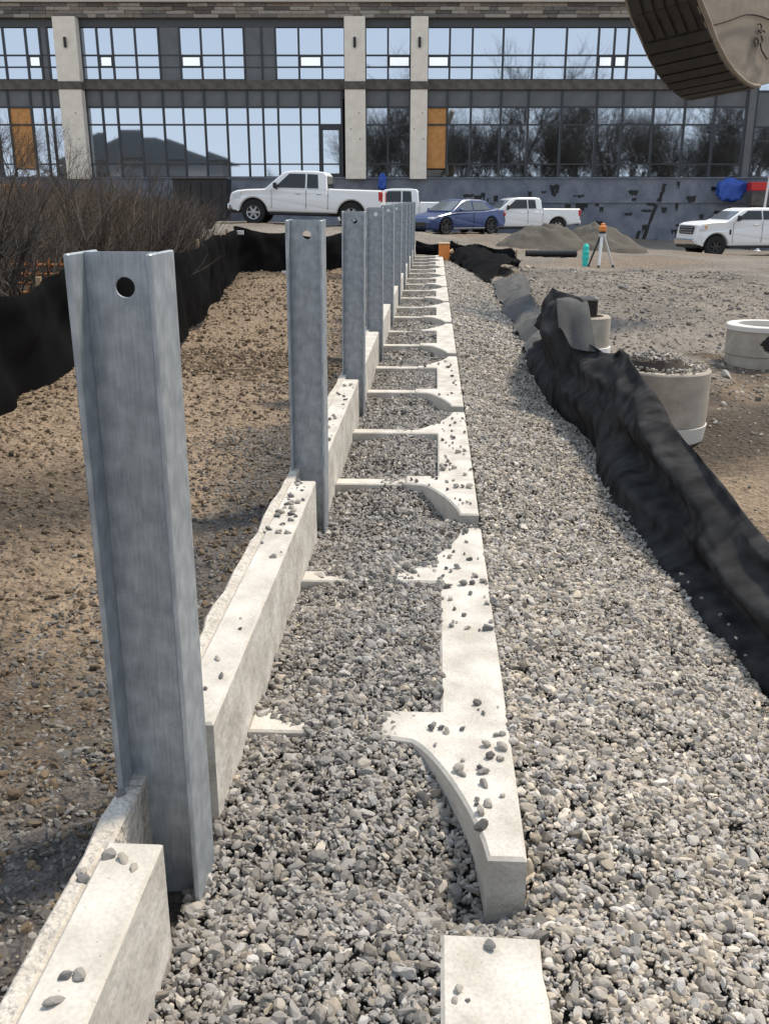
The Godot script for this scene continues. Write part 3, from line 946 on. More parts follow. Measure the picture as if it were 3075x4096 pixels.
# ---------------------------------------------------------------- office building
func build_office() -> void:
	var o := thing("office_building", "two storey office building of blue glass, cream columns and stone parapet", "building", Vector3(-2.814, 0, -55.93), Vector3(0, deg_to_rad(2.88), 0))
	var bx := func(called: String, x0: float, x1: float, y0: float, y1: float, z0: float, z1: float, m: Material, bev := 0.0, under: Node = null) -> MeshInstance3D:
		var mb := MB.new()
		box(mb, Vector3((x1 - x0) / -2 + x1, 0, 0) * 0.0, Vector3(x1 - x0, y1 - y0, z1 - z0), bev)
		var p := part(called, mb, m, under if under else o)
		p.position = Vector3((x0 + x1) / 2, (y0 + y1) / 2, (z0 + z1) / 2)
		return p
	var L := -30.0
	var Rr := 19.75
	# foundation
	bx.call("foundation_wall", L, 34, -2.5, 1.199, -0.9, 0.25, mats.foundation)
	bx.call("foundation_wall", L, 34, 1.20, 2.48, -0.9, 0.33, mats.foundation)
	bx.call("sill_ledge", L, 34, 2.482, 2.56, -0.5, 0.42, mats.foundation)
	# columns in two lifts with a stone band between
	for c in [[-17.4, -16.2], [-2.12, -1.02], [1.4, 2.3]]:
		bx.call("column", c[0], c[1], 2.45, 6.98, 0.05, 0.75, mats.column, 0.02)
		bx.call("column_band", c[0] - 0.03, c[1] + 0.03, 6.982, 7.36, 0.03, 0.80, mats.slab_edge, 0.02)
		bx.call("column", c[0], c[1], 7.362, 10.48, 0.05, 0.75, mats.column, 0.02)
		var m: float = (c[0] + c[1]) / 2
		bx.call("wall_light", m - 0.07, m + 0.07, 9.0, 9.5, 0.752, 0.86, mats.black_trim, 0.02)
		for q in [[-0.25, 5.0], [0.25, 4.5], [0.2, 5.8]]:
			bx.call("tie_hole", m + q[0] - 0.03, m + q[0] + 0.03, q[1] - 0.03, q[1] + 0.03, 0.748, 0.754, mats.iron)
	# floors, bands
	bx.call("slab_edge", L, Rr, 7.02, 7.48, -0.3, 0.22, mats.slab_edge)
	bx.call("fascia", L, Rr, 10.08, 10.48, -0.2, 0.06, mats.fascia)
	bx.call("floor_slab", L, Rr, 2.2, 2.478, -11.0, -0.91, mats.interior_floor)
	bx.call("floor_slab", L, Rr, 6.6, 7.3, -11.0, -0.31, mats.interior)
	bx.call("roof_slab", L, Rr, 10.2, 10.6, -11.0, -0.21, mats.interior)
	bx.call("back_wall", L, Rr, 2.4, 10.3, -11.3, -11.02, mats.interior)
	bx.call("end_wall", L - 0.3, L, 2.4, 10.3, -11.0, 0.0, mats.interior)
	bx.call("end_wall", Rr + 0.02, Rr + 0.3, 2.4, 11.0, -11.0, -0.2, mats.spandrel)
	for c in [[-11.2, -10.5, 0], [-6.15, -5.4, 0], [3.5, 4.1, 0], [10.7, 11.5, 0], [18.2, 19.2, 0], [8.4, 9.2, 1], [3.5, 4.1, 1], [-19.9, -19.3, 0], [14.7, 15.2, 1]]:
		bx.call("inner_column", c[0], c[1], 2.49 if c[2] == 0 else 7.31, 6.58 if c[2] == 0 else 10.18, -0.88, -0.33, mats.interior_white, 0.03)
	# parapet stones
	var par := Node3D.new()
	par.name = "parapet"
	o.add_child(par)
	bx.call("backing", L, 34, 10.482, 11.2, -0.6, 0.2, mats.ledge_stone_3, 0.0, par)
	var variants := []
	for w in [0.45, 0.65, 0.85, 1.1, 1.35]:
		for d in 2:
			var mb := MB.new()
			box(mb, Vector3.ZERO, Vector3(w - 0.012, 0.163, 0.20 + 0.06 * d), 0.014)
			variants.append([w, mb.mesh()])
	for row in 4:
		var x := -22.6 + rng.randf() * 0.4
		while x < 20.5:
			var k := rng.randi() % variants.size()
			var w: float = variants[k][0]
			var p := part("ledge_stone", variants[k][1], mats["ledge_stone_%d" % [0, 0, 1, 1, 2, 2, 3][rng.randi() % 7]], par)
			p.position = Vector3(x + w / 2, 10.575 + row * 0.174, 0.215 + rng.randf_range(-0.02, 0.02))
			x += w
	bx.call("coping", L, 34, 11.205, 11.36, -0.7, 0.5, mats.coping, 0.02)
	# glazing
	var lowL := [-21.15, -20.43, -19.21, -18.5, -18.09, -17.4]
	var lowM := [-16.2, -15.34, -14.53, -13.3, -12.03, -10.96, -9.79, -8.59, -7.45, -6.61, -5.79, -4.57, -3.55, -2.33, -2.12]
	var low2 := [-1.02, 0.19, 1.4]
	var lowR := [2.3, 3.42, 4.7, 6.33, 7.83, 9.64, 11.55, 12.97, 14.65, 16.36, 17.99, 19.7]
	var upL := [-21.5, -20.31, -19.12, -18.37, -17.97, -17.4]
	var upM := [-16.2, -15.32, -14.53, -13.29, -12.04, -10.93, -9.79, -8.62, -7.5, -6.56, -5.82, -4.58, -3.34, -2.12]
	var upR := [2.3, 3.49, 4.7, 6.34, 7.93, 9.71, 11.42, 12.27, 13.01, 14.63, 16.11, 17.6, 19.7]
	var pane_at := func(x0: float, x1: float, y0: float, y1: float, m: Material, called: String) -> void:
		var mb := MB.new()
		box(mb, Vector3.ZERO, Vector3(x1 - x0, y1 - y0, 0.012))
		var p := part(called, mb, m, o)
		p.position = Vector3((x0 + x1) / 2, (y0 + y1) / 2, 0)
		p.rotation = Vector3(rng.randfn() * 0.0035, rng.randfn() * 0.0035, 0)
	var solidU := {"-12.04": 1, "-7.5": 1, "-6.56": 1, "-18.37": 1}
	for bay in [lowL, lowM, low2, lowR]:
		for i in bay.size():
			var x: float = bay[i]
			bx.call("mullion", x - 0.055, x + 0.055, 2.562, 7.0, -0.08, 0.10, mats.mullion)
			if i == bay.size() - 1: continue
			var x1: float = bay[i + 1]
			var a := x + 0.056
			var b := x1 - 0.056
			if b - a < 0.15: continue
			bx.call("spandrel_panel", a, b, 6.2, 6.99, -0.03, 0.03, mats.spandrel)
			var ply := x == -20.43 or x == 2.3
			var door := x == -3.55
			if ply:
				bx.call("plywood_panel", a, b, 5.31, 6.1, -0.02, 0.02, mats.plywood)
				bx.call("plywood_panel", a, b, 3.02, 5.22, -0.02, 0.02, mats.plywood)
				pane_at.call(a, b, 2.6, 2.95, mats.glass, "pane")
			elif door:
				pane_at.call(a, b, 5.31, 6.1, mats.glass, "pane")
				var d := Node3D.new()
				d.name = "door"
				o.add_child(d)
				for q in [[a, b, 5.0, 5.22], [a, b, 2.57, 2.75], [a, a + 0.12, 2.76, 4.99], [b - 0.12, b, 2.76, 4.99]]:
					bx.call("door_frame", q[0], q[1], q[2], q[3], -0.05, 0.12, mats.mullion, 0.0, d)
				pane_at.call(a + 0.12, b - 0.12, 2.76, 4.99, mats.glass, "pane")
			else:
				pane_at.call(a, b, 5.31, 6.1, mats.glass, "pane")
				pane_at.call(a, b, 3.28, 5.22, mats.glass, "pane")
				pane_at.call(a, b, 2.6, 3.2, mats.glass, "pane")
			for t in [[6.102, 6.198], [5.222, 5.308], [3.202, 3.278]]:
				if ply and t[0] < 4: continue
				bx.call("transom", a, b, t[0], t[1], -0.06, 0.07, mats.mullion)
	for bay in [upL, upM, low2, upR]:
		for i in bay.size():
			var x: float = bay[i]
			bx.call("mullion", x - 0.05, x + 0.05, 7.482, 10.078, -0.08, 0.10, mats.mullion)
			if i == bay.size() - 1: continue
			var x1: float = bay[i + 1]
			var a := x + 0.051
			var b := x1 - 0.051
			if b - a < 0.15: continue
			if solidU.has(str(x)):
				bx.call("spandrel_panel", a, b, 7.484, 10.076, -0.03, 0.03, mats.spandrel)
				for t in [8.69, 8.1]: bx.call("transom", a, b, t, t + 0.06, 0.031, 0.05, mats.mullion)
				continue
			var vent := x in [-15.32, -10.93, -4.58, 0.19, 2.3, 11.42, 12.27, -19.12]
			pane_at.call(a, b, 8.76, 10.03, mats.glass, "pane")
			pane_at.call(a, b, 8.18, 8.67, mats.vent_glass if vent else mats.glass, "vent_pane" if vent else "pane")
			if vent:
				for q in [[a, b, 8.14, 8.2], [a, b, 8.64, 8.69], [a, a + 0.05, 8.2, 8.64], [b - 0.05, b, 8.2, 8.64]]:
					bx.call("vent_frame", q[0], q[1], q[2], q[3], 0.02, 0.13, mats.mullion)
			pane_at.call(a, b, 7.56, 8.1, mats.glass, "pane")
			for t in [[8.675, 8.755], [8.105, 8.175], [7.484, 7.555]]:
				bx.call("transom", a, b, t[0], t[1], -0.06, 0.0 if vent and t[0] > 8.0 else 0.07, mats.mullion)
	# wing at the right end, set back
	bx.call("pilaster", 19.762, 20.14, 2.562, 10.078, -0.1, 0.14, mats.spandrel)
	bx.call("floor_slab", 20.06, 34, 2.2, 2.478, -11.0, -0.91, mats.interior_floor)
	bx.call("floor_slab", 20.06, 34, 6.0, 6.7, -11.0, -0.31, mats.interior)
	bx.call("back_wall", 20.06, 34, 2.4, 10.3, -11.3, -11.02, mats.interior)
	bx.call("roof_slab", 20.06, 34, 10.08, 10.48, -11.0, 0.06, mats.fascia)
	for i in 10:
		var x := 20.2 + i * 1.3
		for y in [[2.6, 4.4], [4.5, 5.1], [7.0, 7.6], [7.7, 9.8]]:
			pane_at.call(x + 0.06, x + 1.24, y[0], y[1], mats.glass, "pane")
		bx.call("mullion", x - 0.055, x + 0.055, 2.562, 10.078, -0.08, 0.1, mats.mullion)
		bx.call("spandrel_panel", x + 0.056, x + 1.244, 5.15, 6.9, -0.03, 0.03, mats.spandrel)
		for y in [4.4, 5.1, 6.9, 7.6, 9.8]: bx.call("transom", x + 0.056, x + 1.244, y, y + 0.09, -0.06, 0.07, mats.mullion)
	# black tar runs on the foundation
	for i in 60:
		var x := rng.randf_range(4.0, 20.0)
		var y := rng.randf_range(-1.0, 2.35)
		if i < 14: y = rng.randf_range(1.05, 1.25)
		var w := rng.randf_range(0.06, 0.35)
		var h := rng.randf_range(0.10, 0.55)
		if y - h < 1.17 and y > 1.17: h = y - 1.22
		if h < 0.05: continue
		var p := PackedVector2Array()
		for k in 9:
			var t := k / 8.0
			p.append(Vector2(lerpf(-w, w, t), rng.randf_range(-0.02, 0.05)))
		for k in 9:
			var t := 1.0 - k / 8.0
			p.append(Vector2(lerpf(-w, w, t) * 0.8, -h * (0.25 + 0.75 * rng.randf()) - 0.03))
		var mb := MB.new()
		extrude(mb, p, 0, 0.004, 0.0, Transform3D.IDENTITY)
		var q := part("tar_run", mb, mats.tar, o)
		q.position = Vector3(x, y, 0.333 if y > 1.2 else 0.253)
	for s in [[Vector2(15.55, 2.2), Vector2(15.3, 1.25)], [Vector2(15.2, 1.1), Vector2(14.4, -1.4)], [Vector2(14.4, -0.3), Vector2(14.0, -1.5)]]:
		var mb := MB.new()
		var d: Vector2 = (s[1] - s[0]).normalized().orthogonal()
		var p := PackedVector2Array()
		for k in 8: p.append(s[0].lerp(s[1], k / 7.0) + d * rng.randf_range(0.05, 0.16))
		for k in 8: p.append(s[1].lerp(s[0], k / 7.0) - d * rng.randf_range(0.04, 0.12))
		extrude(mb, p, 0, 0.006, 0.0, Transform3D.IDENTITY)
		var q := part("tar_run", mb, mats.tar, o)
		q.position = Vector3(0, 0, 0.334 if s[0].y > 1.3 else 0.254)

func crumple(called: String, label: String, category: String, at: Vector3, size: Vector3, m: Material, rough: float) -> void:
	var mb := MB.new()
	var rows := []
	for i in 17:
		var line := PackedVector3Array()
		var th := PI * i / 16.0
		for k in 25:
			var ph := TAU * (k % 24) / 24.0
			var d := Vector3(sin(th) * cos(ph), cos(th), sin(th) * sin(ph))
			var s := 1.0 + nz.get_noise_3dv(d * 110.0 + at * 40) * rough + nz.get_noise_3dv(d * 330.0 + at * 40) * rough * 0.5
			var box_ := Vector3(signf(d.x) * pow(absf(d.x), 0.6), signf(d.y) * pow(absf(d.y), 0.6), signf(d.z) * pow(absf(d.z), 0.6))
			line.append(box_ * s * size * 0.5)
		rows.append(line)
	sheet(mb, rows, true)
	var o := thing(called, label, category, at)
	part("sheet", mb, m, o)

# ---------------------------------------------------------------- vehicles
func wheel(parent: Node3D, at: Vector3, r: float, w: float, out: float, rim_mat: Material, frac := 0.62) -> void:
	var xf := Transform3D(Basis(Vector3(1, 0, 0), Vector3(0, 0, out), Vector3(0, -out, 0)), at)
	var n := Node3D.new()
	n.name = "wheel"
	parent.add_child(n, true)
	var mb := MB.new()
	var k := r * frac
	lathe(mb, [Vector2(k, -w / 2), Vector2(r * 0.93, -w / 2), Vector2(r, -w / 2 + 0.03), Vector2(r, w / 2 - 0.03), Vector2(r * 0.94, w / 2), Vector2(k, w / 2 - 0.015), Vector2(k, -w / 2)], 28, xf)
	part("tyre", mb, mats.tyre, n)
	mb = MB.new()
	lathe(mb, [Vector2(k, -w / 2 + 0.02), Vector2(k, w / 2 - 0.02), Vector2(k * 0.9, w / 2 - 0.03), Vector2(k * 0.88, 0.02), Vector2(0.0, 0.01)], 24, xf)
	part("barrel", mb, mats.dark_rim, n)
	mb = MB.new()
	for i in 6:
		var sp := Transform3D(Basis(Vector3.UP, TAU * i / 6), Vector3.ZERO)
		extrude(mb, PackedVector2Array([Vector2(0.02, -0.05), Vector2(k * 0.93, -0.035), Vector2(k * 0.93, 0.035), Vector2(0.02, 0.05)]), w / 2 - 0.07, w / 2 - 0.03, 0.008, xf * sp * Transform3D(Basis(Vector3(1, 0, 0), Vector3(0, 0, -1), Vector3(0, 1, 0)), Vector3.ZERO))
	lathe(mb, [Vector2(k * 0.9, w / 2 - 0.03), Vector2(k * 0.98, w / 2 - 0.015), Vector2(k, w / 2 - 0.03)], 24, xf)
	lathe(mb, [Vector2(0.07, w / 2 - 0.05), Vector2(0.06, w / 2 - 0.015), Vector2(0.0, w / 2 - 0.01)], 12, xf)
	part("spokes", mb, rim_mat, n)

func arch(p: PackedVector2Array, cx: float, cy: float, r: float, y: float) -> void:
	# from the rear lip of the arch over to its front lip (towards smaller x)
	var a0 := asin(clampf((y - cy) / r, -1, 1))
	for i in 13:
		var a := lerpf(a0, PI - a0, i / 12.0)
		p.append(Vector2(cx + cos(a) * r, cy + sin(a) * r))

func pickup(label: String, at: Vector3, turn: Vector3, v: Dictionary) -> Node3D:
	var o := thing("pickup_truck", label, "pickup truck", at, turn, "white pickup trucks")
	var W := 1.0
	var wr: float = v.get("wheel", 0.43)
	var fx := 0.92
	var rx: float = v.get("rear", 4.62)
	var Ln: float = v.get("length", 5.85)
	var sill := 0.46
	var hood: float = v.get("hood", 1.30)
	var belt := hood + 0.03
	var roof: float = v.get("roof", 1.95)
	var cab1: float = v.get("cab", 3.72)
	var put := Transform3D(Basis.IDENTITY, Vector3.ZERO)
	# lower body, side view, front at x = 0
	var soft := func(q: Vector3) -> Vector3:
		var w := q
		var s := 1.0
		if q.y > 1.0: s = 1.0 - 0.05 * smoothstep(1.0, hood + 0.05, q.y)
		if q.y < 0.7: s = 1.0 - 0.04 * smoothstep(0.7, 0.45, q.y)
		s -= 0.10 * pow(clampf(1.0 - q.x / 0.5, 0, 1), 2)      # nose tapers in plan
		w.z = q.z * s
		return w
	var p := PackedVector2Array()
	p.append_array([Vector2(0.10, 0.50), Vector2(fx - wr - 0.09, 0.50)])
	var ar := PackedVector2Array()
	arch(ar, fx, wr, wr + 0.10, 0.50)
	ar.reverse()
	p.append_array(ar)
	p.append_array([Vector2(fx + wr + 0.12, sill), Vector2(rx - wr - 0.12, sill)])
	ar = PackedVector2Array()
	arch(ar, rx, wr, wr + 0.10, 0.52)
	ar.reverse()
	p.append_array(ar)
	p.append_array([Vector2(Ln - 0.05, 0.60), Vector2(Ln, 0.68), Vector2(Ln, 1.20), Vector2(Ln - 0.03, belt + 0.02), Vector2(cab1 + 0.05, belt + 0.03), Vector2(cab1 + 0.02, belt - 0.12), Vector2(cab1, belt - 0.12), Vector2(cab1 - 0.02, belt), Vector2(1.42, belt), Vector2(1.30, hood), Vector2(0.7, hood - 0.03), Vector2(0.30, hood - 0.08), Vector2(0.10, hood - 0.16), Vector2(0.04, 1.0), Vector2(0.0, 0.78), Vector2(0.02, 0.62)])
	var mb := MB.new()
	extrude(mb, p, -W, W, 0.045, put, soft)
	part("body", mb, mats.white_paint, o)
	# bed hollow: dark inner floor seen from above
	mb = MB.new()
	box(mb, Vector3((cab1 + Ln) / 2, belt + 0.036, 0), Vector3(Ln - cab1 - 0.25, 0.008, 1.62))
	part("bed_liner", mb, mats.black_trim, o)
	# cab
	var tw := func(q: Vector3) -> Vector3:
		return Vector3(q.x, q.y, q.z * (0.95 - 0.17 * clampf((q.y - belt) / (roof - belt), 0, 1)))
	var c := PackedVector2Array([Vector2(1.34, belt - 0.05), Vector2(cab1, belt - 0.05), Vector2(cab1 - 0.04, roof - 0.14), Vector2(cab1 - 0.14, roof - 0.03), Vector2(cab1 - 0.5, roof), Vector2(2.45, roof), Vector2(2.16, roof - 0.04), Vector2(2.02, roof - 0.10)])
	mb = MB.new()
	extrude(mb, c, -W, W, 0.04, put, tw)
	part("cab", mb, mats.white_paint, o)
	var bpil := 2.92
	for s in [-1, 1]:
		for wq in [PackedVector2Array([Vector2(1.74, belt + 0.03), Vector2(bpil - 0.04, belt + 0.03), Vector2(bpil - 0.04, roof - 0.11), Vector2(2.28, roof - 0.11)]), PackedVector2Array([Vector2(bpil + 0.03, belt + 0.03), Vector2(cab1 - 0.34, belt + 0.03), Vector2(cab1 - 0.38, roof - 0.12), Vector2(bpil + 0.03, roof - 0.11)])]:
			mb = MB.new()
			extrude(mb, wq, W * s + (-0.01 if s > 0 else -0.02), W * s + (0.02 if s > 0 else 0.01), 0.0, put, tw)
			part("side_window", mb, mats.car_glass, o)
		# door seams, handles, sill step, wheel-arch liner
		for x in [1.62, bpil, cab1 + 0.02]:
			mb = MB.new()
			box(mb, Vector3(x, (sill + belt) / 2 + 0.05, s * (W + 0.0)), Vector3(0.012, belt - sill - 0.18, 0.012))
			part("door_seam", mb, mats.black_trim, o)
		for x in [2.62, cab1 - 0.32]:
			mb = MB.new()
			box(mb, Vector3(x, belt - 0.17, s * (W - 0.012)), Vector3(0.2, 0.035, 0.05), 0.01)
			part("door_handle", mb, mats.chrome if v.has("chrome") else mats.white_paint, o)
		mb = MB.new()
		box(mb, Vector3((fx + rx) / 2 - 0.1, sill - 0.06, s * (W - 0.06)), Vector3(rx - fx - 1.4, 0.07, 0.12), 0.02)
		part("side_step", mb, mats.black_trim, o)
		mb = MB.new()
		box(mb, Vector3(1.78, belt + 0.10, s * (W + 0.13)), Vector3(0.13, 0.20, 0.22), 0.03)
		box(mb, Vector3(1.80, belt + 0.0, s * (W + 0.02)), Vector3(0.08, 0.06, 0.12), 0.01)
		part("door_mirror", mb, mats.black_trim, o)
		mb = MB.new()
		extrude(mb, PackedVector2Array([Vector2(0.10, hood - 0.40), Vector2(0.42, hood - 0.36), Vector2(0.46, hood - 0.14), Vector2(0.16, hood - 0.18)]), s * 0.955 - 0.04, s * 0.955 + 0.04, 0.01, put, soft)
		part("headlight", mb, mats.headlight, o)
		mb = MB.new()
		box(mb, Vector3(Ln - 0.05, belt - 0.22, s * (W - 0.09)), Vector3(0.16, 0.36, 0.14), 0.02)
		part("tail_light", mb, mats.red_lens, o)
		for x in [fx, rx]:
			wheel(o, Vector3(x, wr, s * (W - 0.13)), wr, 0.27, s, v.get("rim", mats.rim), v.get("frac", 0.6))
	for x in [fx, rx]:
		mb = MB.new()
		box(mb, Vector3(x, 0.72, 0), Vector3(wr * 2.1, 0.5, 1.5))
		part("wheel_well", mb, mats.black_trim, o)
	# windscreen and rear glass
	var ws := func(y: float) -> Vector2: return Vector2(1.34 + 0.68 * (y - belt + 0.05) / (roof - 0.05 - belt) - 0.004, y)
	for g in [[ws.call(belt + 0.04), ws.call(roof - 0.15)], [Vector2(cab1 + 0.0, belt + 0.05), Vector2(cab1 - 0.035, roof - 0.18)]]:
		mb = MB.new()
		var dv: Vector2 = (g[1] - g[0]).normalized()
		var nn := Vector2(-dv.y, dv.x) * (0.012 if g[0].x < 2 else -0.012)
		extrude(mb, PackedVector2Array([g[0], g[0] + nn * 2, g[1] + nn * 2, g[1]]), -0.88, 0.88, 0.0, put, tw)
		part("windscreen" if g[0].x < 2 else "rear_window", mb, mats.clear_car_glass if g[0].x < 2 else mats.car_glass, o)
	mb = MB.new()
	box(mb, Vector3(0.055, hood - 0.36, 0), Vector3(0.14, 0.34, 1.25), 0.03)
	part("grille", mb, mats.black_trim, o)
	for k in 3:
		mb = MB.new()
		box(mb, Vector3(-0.02, hood - 0.26 - k * 0.10, 0), Vector3(0.03, 0.035, 1.2), 0.008)
		part("grille_bar", mb, mats.chrome, o)
	mb = MB.new()
	box(mb, Vector3(0.02, 0.62, 0), Vector3(0.20, 0.24, 1.82), 0.05)
	part("front_bumper", mb, mats.chrome if v.has("chrome") else mats.white_paint, o)
	mb = MB.new()
	box(mb, Vector3(0.10, 0.44, 0), Vector3(0.24, 0.14, 1.6), 0.03)
	part("air_dam", mb, mats.black_trim, o)
	mb = MB.new()
	box(mb, Vector3(Ln + 0.03, 0.62, 0), Vector3(0.16, 0.20, 1.78), 0.04)
	part("rear_bumper", mb, mats.chrome, o)
	mb = MB.new()
	box(mb, Vector3(2.9, 0.42, 0), Vector3(4.6, 0.16, 1.0))
	part("chassis", mb, mats.black_trim, o)
	if v.has("amber"):
		mb = MB.new()
		box(mb, Vector3(0.42, hood - 0.24, 0.93), Vector3(0.1, 0.16, 0.1), 0.02)
		part("indicator", mb, mats.amber, o)
		mb = MB.new()
		box(mb, Vector3(1.50, 1.02, W - 0.005), Vector3(0.09, 0.2, 0.03), 0.01)
		part("fender_badge", mb, mats.black_trim, o)
	return o

func sedan(label: String, at: Vector3, turn: Vector3) -> void:
	var o := thing("sedan", label, "car", at, turn)
	var W := 0.90
	var wr := 0.33
	var fx := 0.90
	var rx := 3.60
	var Ln := 4.6
	var soft := func(q: Vector3) -> Vector3:
		var s := 1.0 - 0.16 * pow(clampf(1.0 - q.x / 0.8, 0, 1), 2) - 0.12 * pow(clampf(1.0 - (Ln - q.x) / 0.7, 0, 1), 2)
		s -= 0.07 * smoothstep(0.62, 0.95, q.y) + 0.05 * smoothstep(0.4, 0.2, q.y)
		return Vector3(q.x, q.y, q.z * s)
	var p := PackedVector2Array([Vector2(0.14, 0.22), Vector2(fx - wr - 0.05, 0.20)])
	var ar := PackedVector2Array()
	arch(ar, fx, wr, wr + 0.05, 0.21)
	ar.reverse()
	p.append_array(ar)
	p.append_array([Vector2(fx + wr + 0.08, 0.19), Vector2(rx - wr - 0.08, 0.19)])
	ar = PackedVector2Array()
	arch(ar, rx, wr, wr + 0.05, 0.21)
	ar.reverse()
	p.append_array(ar)
	p.append_array([Vector2(Ln - 0.1, 0.26), Vector2(Ln, 0.5), Vector2(Ln - 0.02, 0.85), Vector2(Ln - 0.1, 0.98), Vector2(3.9, 1.02), Vector2(3.2, 0.96), Vector2(1.5, 0.93), Vector2(1.2, 0.90), Vector2(0.5, 0.78), Vector2(0.12, 0.66), Vector2(0.02, 0.5), Vector2(0.04, 0.3)])
	var mb := MB.new()
	extrude(mb, p, -W, W, 0.05, Transform3D.IDENTITY, soft)
	part("body", mb, mats.blue_paint, o)
	var tw := func(q: Vector3) -> Vector3: return Vector3(q.x, q.y, q.z * (0.93 - 0.22 * clampf((q.y - 0.9) / 0.52, 0, 1)))
	mb = MB.new()
	extrude(mb, PackedVector2Array([Vector2(1.18, 0.88), Vector2(4.02, 0.96), Vector2(3.45, 1.34), Vector2(3.1, 1.41), Vector2(2.5, 1.43), Vector2(2.15, 1.40), Vector2(1.95, 1.34)]), -W, W, 0.05, Transform3D.IDENTITY, tw)
	part("cabin", mb, mats.blue_paint, o)
	for s in [-1, 1]:
		for wq in [PackedVector2Array([Vector2(1.55, 0.97), Vector2(2.48, 0.98), Vector2(2.48, 1.34), Vector2(2.1, 1.33)]), PackedVector2Array([Vector2(2.56, 0.98), Vector2(3.6, 1.0), Vector2(3.25, 1.30), Vector2(2.56, 1.34)])]:
			mb = MB.new()
			extrude(mb, wq, W * s + (-0.01 if s > 0 else -0.02), W * s + (0.02 if s > 0 else 0.01), 0.0, Transform3D.IDENTITY, tw)
			part("side_window", mb, mats.clear_car_glass, o)
		for x in [fx, rx]: wheel(o, Vector3(x, wr, s * (W - 0.11)), wr, 0.22, s, mats.dark_rim, 0.7)
		mb = MB.new()
		box(mb, Vector3(0.28, 0.66, s * 0.66), Vector3(0.34, 0.13, 0.26), 0.04)
		part("headlight", mb, mats.headlight, o)
		mb = MB.new()
		box(mb, Vector3(Ln - 0.08, 0.8, s * 0.66), Vector3(0.14, 0.15, 0.3), 0.03)
		part("tail_light", mb, mats.red_lens, o)
		mb = MB.new()
		box(mb, Vector3(1.62, 1.0, s * 0.98), Vector3(0.14, 0.12, 0.2), 0.03)
		part("door_mirror", mb, mats.blue_paint, o)
		mb = MB.new()
		box(mb, Vector3(2.5, 0.6, s * (W - 0.005)), Vector3(0.012, 0.62, 0.012))
		part("door_seam", mb, mats.black_trim, o)
		mb = MB.new()
		box(mb, Vector3(2.25, 0.24, s * (W - 0.03)), Vector3(1.9, 0.08, 0.06), 0.02)
		part("side_skirt", mb, mats.spandrel, o)
	for x in [fx, rx]:
		mb = MB.new()
		box(mb, Vector3(x, 0.5, 0), Vector3(wr * 2, 0.35, 1.3))
		part("wheel_well", mb, mats.black_trim, o)
	mb = MB.new()
	extrude(mb, PackedVector2Array([Vector2(1.26, 0.97), Vector2(1.30, 0.93), Vector2(1.98, 1.34), Vector2(1.93, 1.36)]), -0.78, 0.78, 0.0, Transform3D.IDENTITY, tw)
	part("windscreen", mb, mats.clear_car_glass, o)
	mb = MB.new()
	box(mb, Vector3(0.06, 0.42, 0), Vector3(0.1, 0.22, 1.1), 0.03)
	part("grille", mb, mats.black_trim, o)

func build_vehicles() -> void:
	pickup("white crew cab pickup parked in full side view nearest the brush", Vector3(-7.72, 0.53, -38.2), Vector3(0, deg_to_rad(-1.5), deg_to_rad(-1.5)), {"length": 5.75, "hood": 1.28, "chrome": 1})
	pickup("white pickup whose cab roof shows behind the other truck's bed", Vector3(-4.45, -0.08, -47.5), Vector3(0, 0, 0), {})
	pickup("white pickup parked beyond the blue sedan and gravel piles", Vector3(1.75, -0.42, -52.0), Vector3(0, deg_to_rad(16), 0), {"roof": 1.9})
	pickup("tall white heavy pickup with black wheels and chrome grille near the tar-streaked foundation", Vector3(10.65, -0.93, -42.6), Vector3(0, deg_to_rad(12), 0), {"roof": 1.98, "hood": 1.46, "wheel": 0.44, "length": 6.3, "rear": 4.95, "cab": 4.0, "rim": mats.dark_rim, "amber": 1, "chrome": 1, "frac": 0.55})
	sedan("bright blue sedan parked between the white pickups", Vector3(-0.75, -0.03, -41.6), Vector3(0, deg_to_rad(43), 0))

# ---------------------------------------------------------------- yard things
func rough_disc(mb: MB, at: Vector3, r: float, h: float, amp: float, sharp: float, K := 40, R := 22) -> void:
	var rows := []
	for i in R + 1:
		var t := float(i) / R
		var line := PackedVector3Array()
		for k in K + 1:
			var a := TAU * (k % K) / K
			var q := Vector3(cos(a), 0, -sin(a)) * r * t * (1.0 + 0.15 * nz.get_noise_2d(cos(a) * 90 + at.x * 50, sin(a) * 90))
			var y := h * (1.0 - pow(t, sharp)) if t < 1 else -0.1
			y += nz.get_noise_3d((at.x + q.x) * 120, 0, (at.z + q.z) * 120) * amp * (1.0 - t * 0.5)
			line.append(at + q + Vector3(0, y, 0))
		rows.append(line)
	sheet(mb, rows, true)

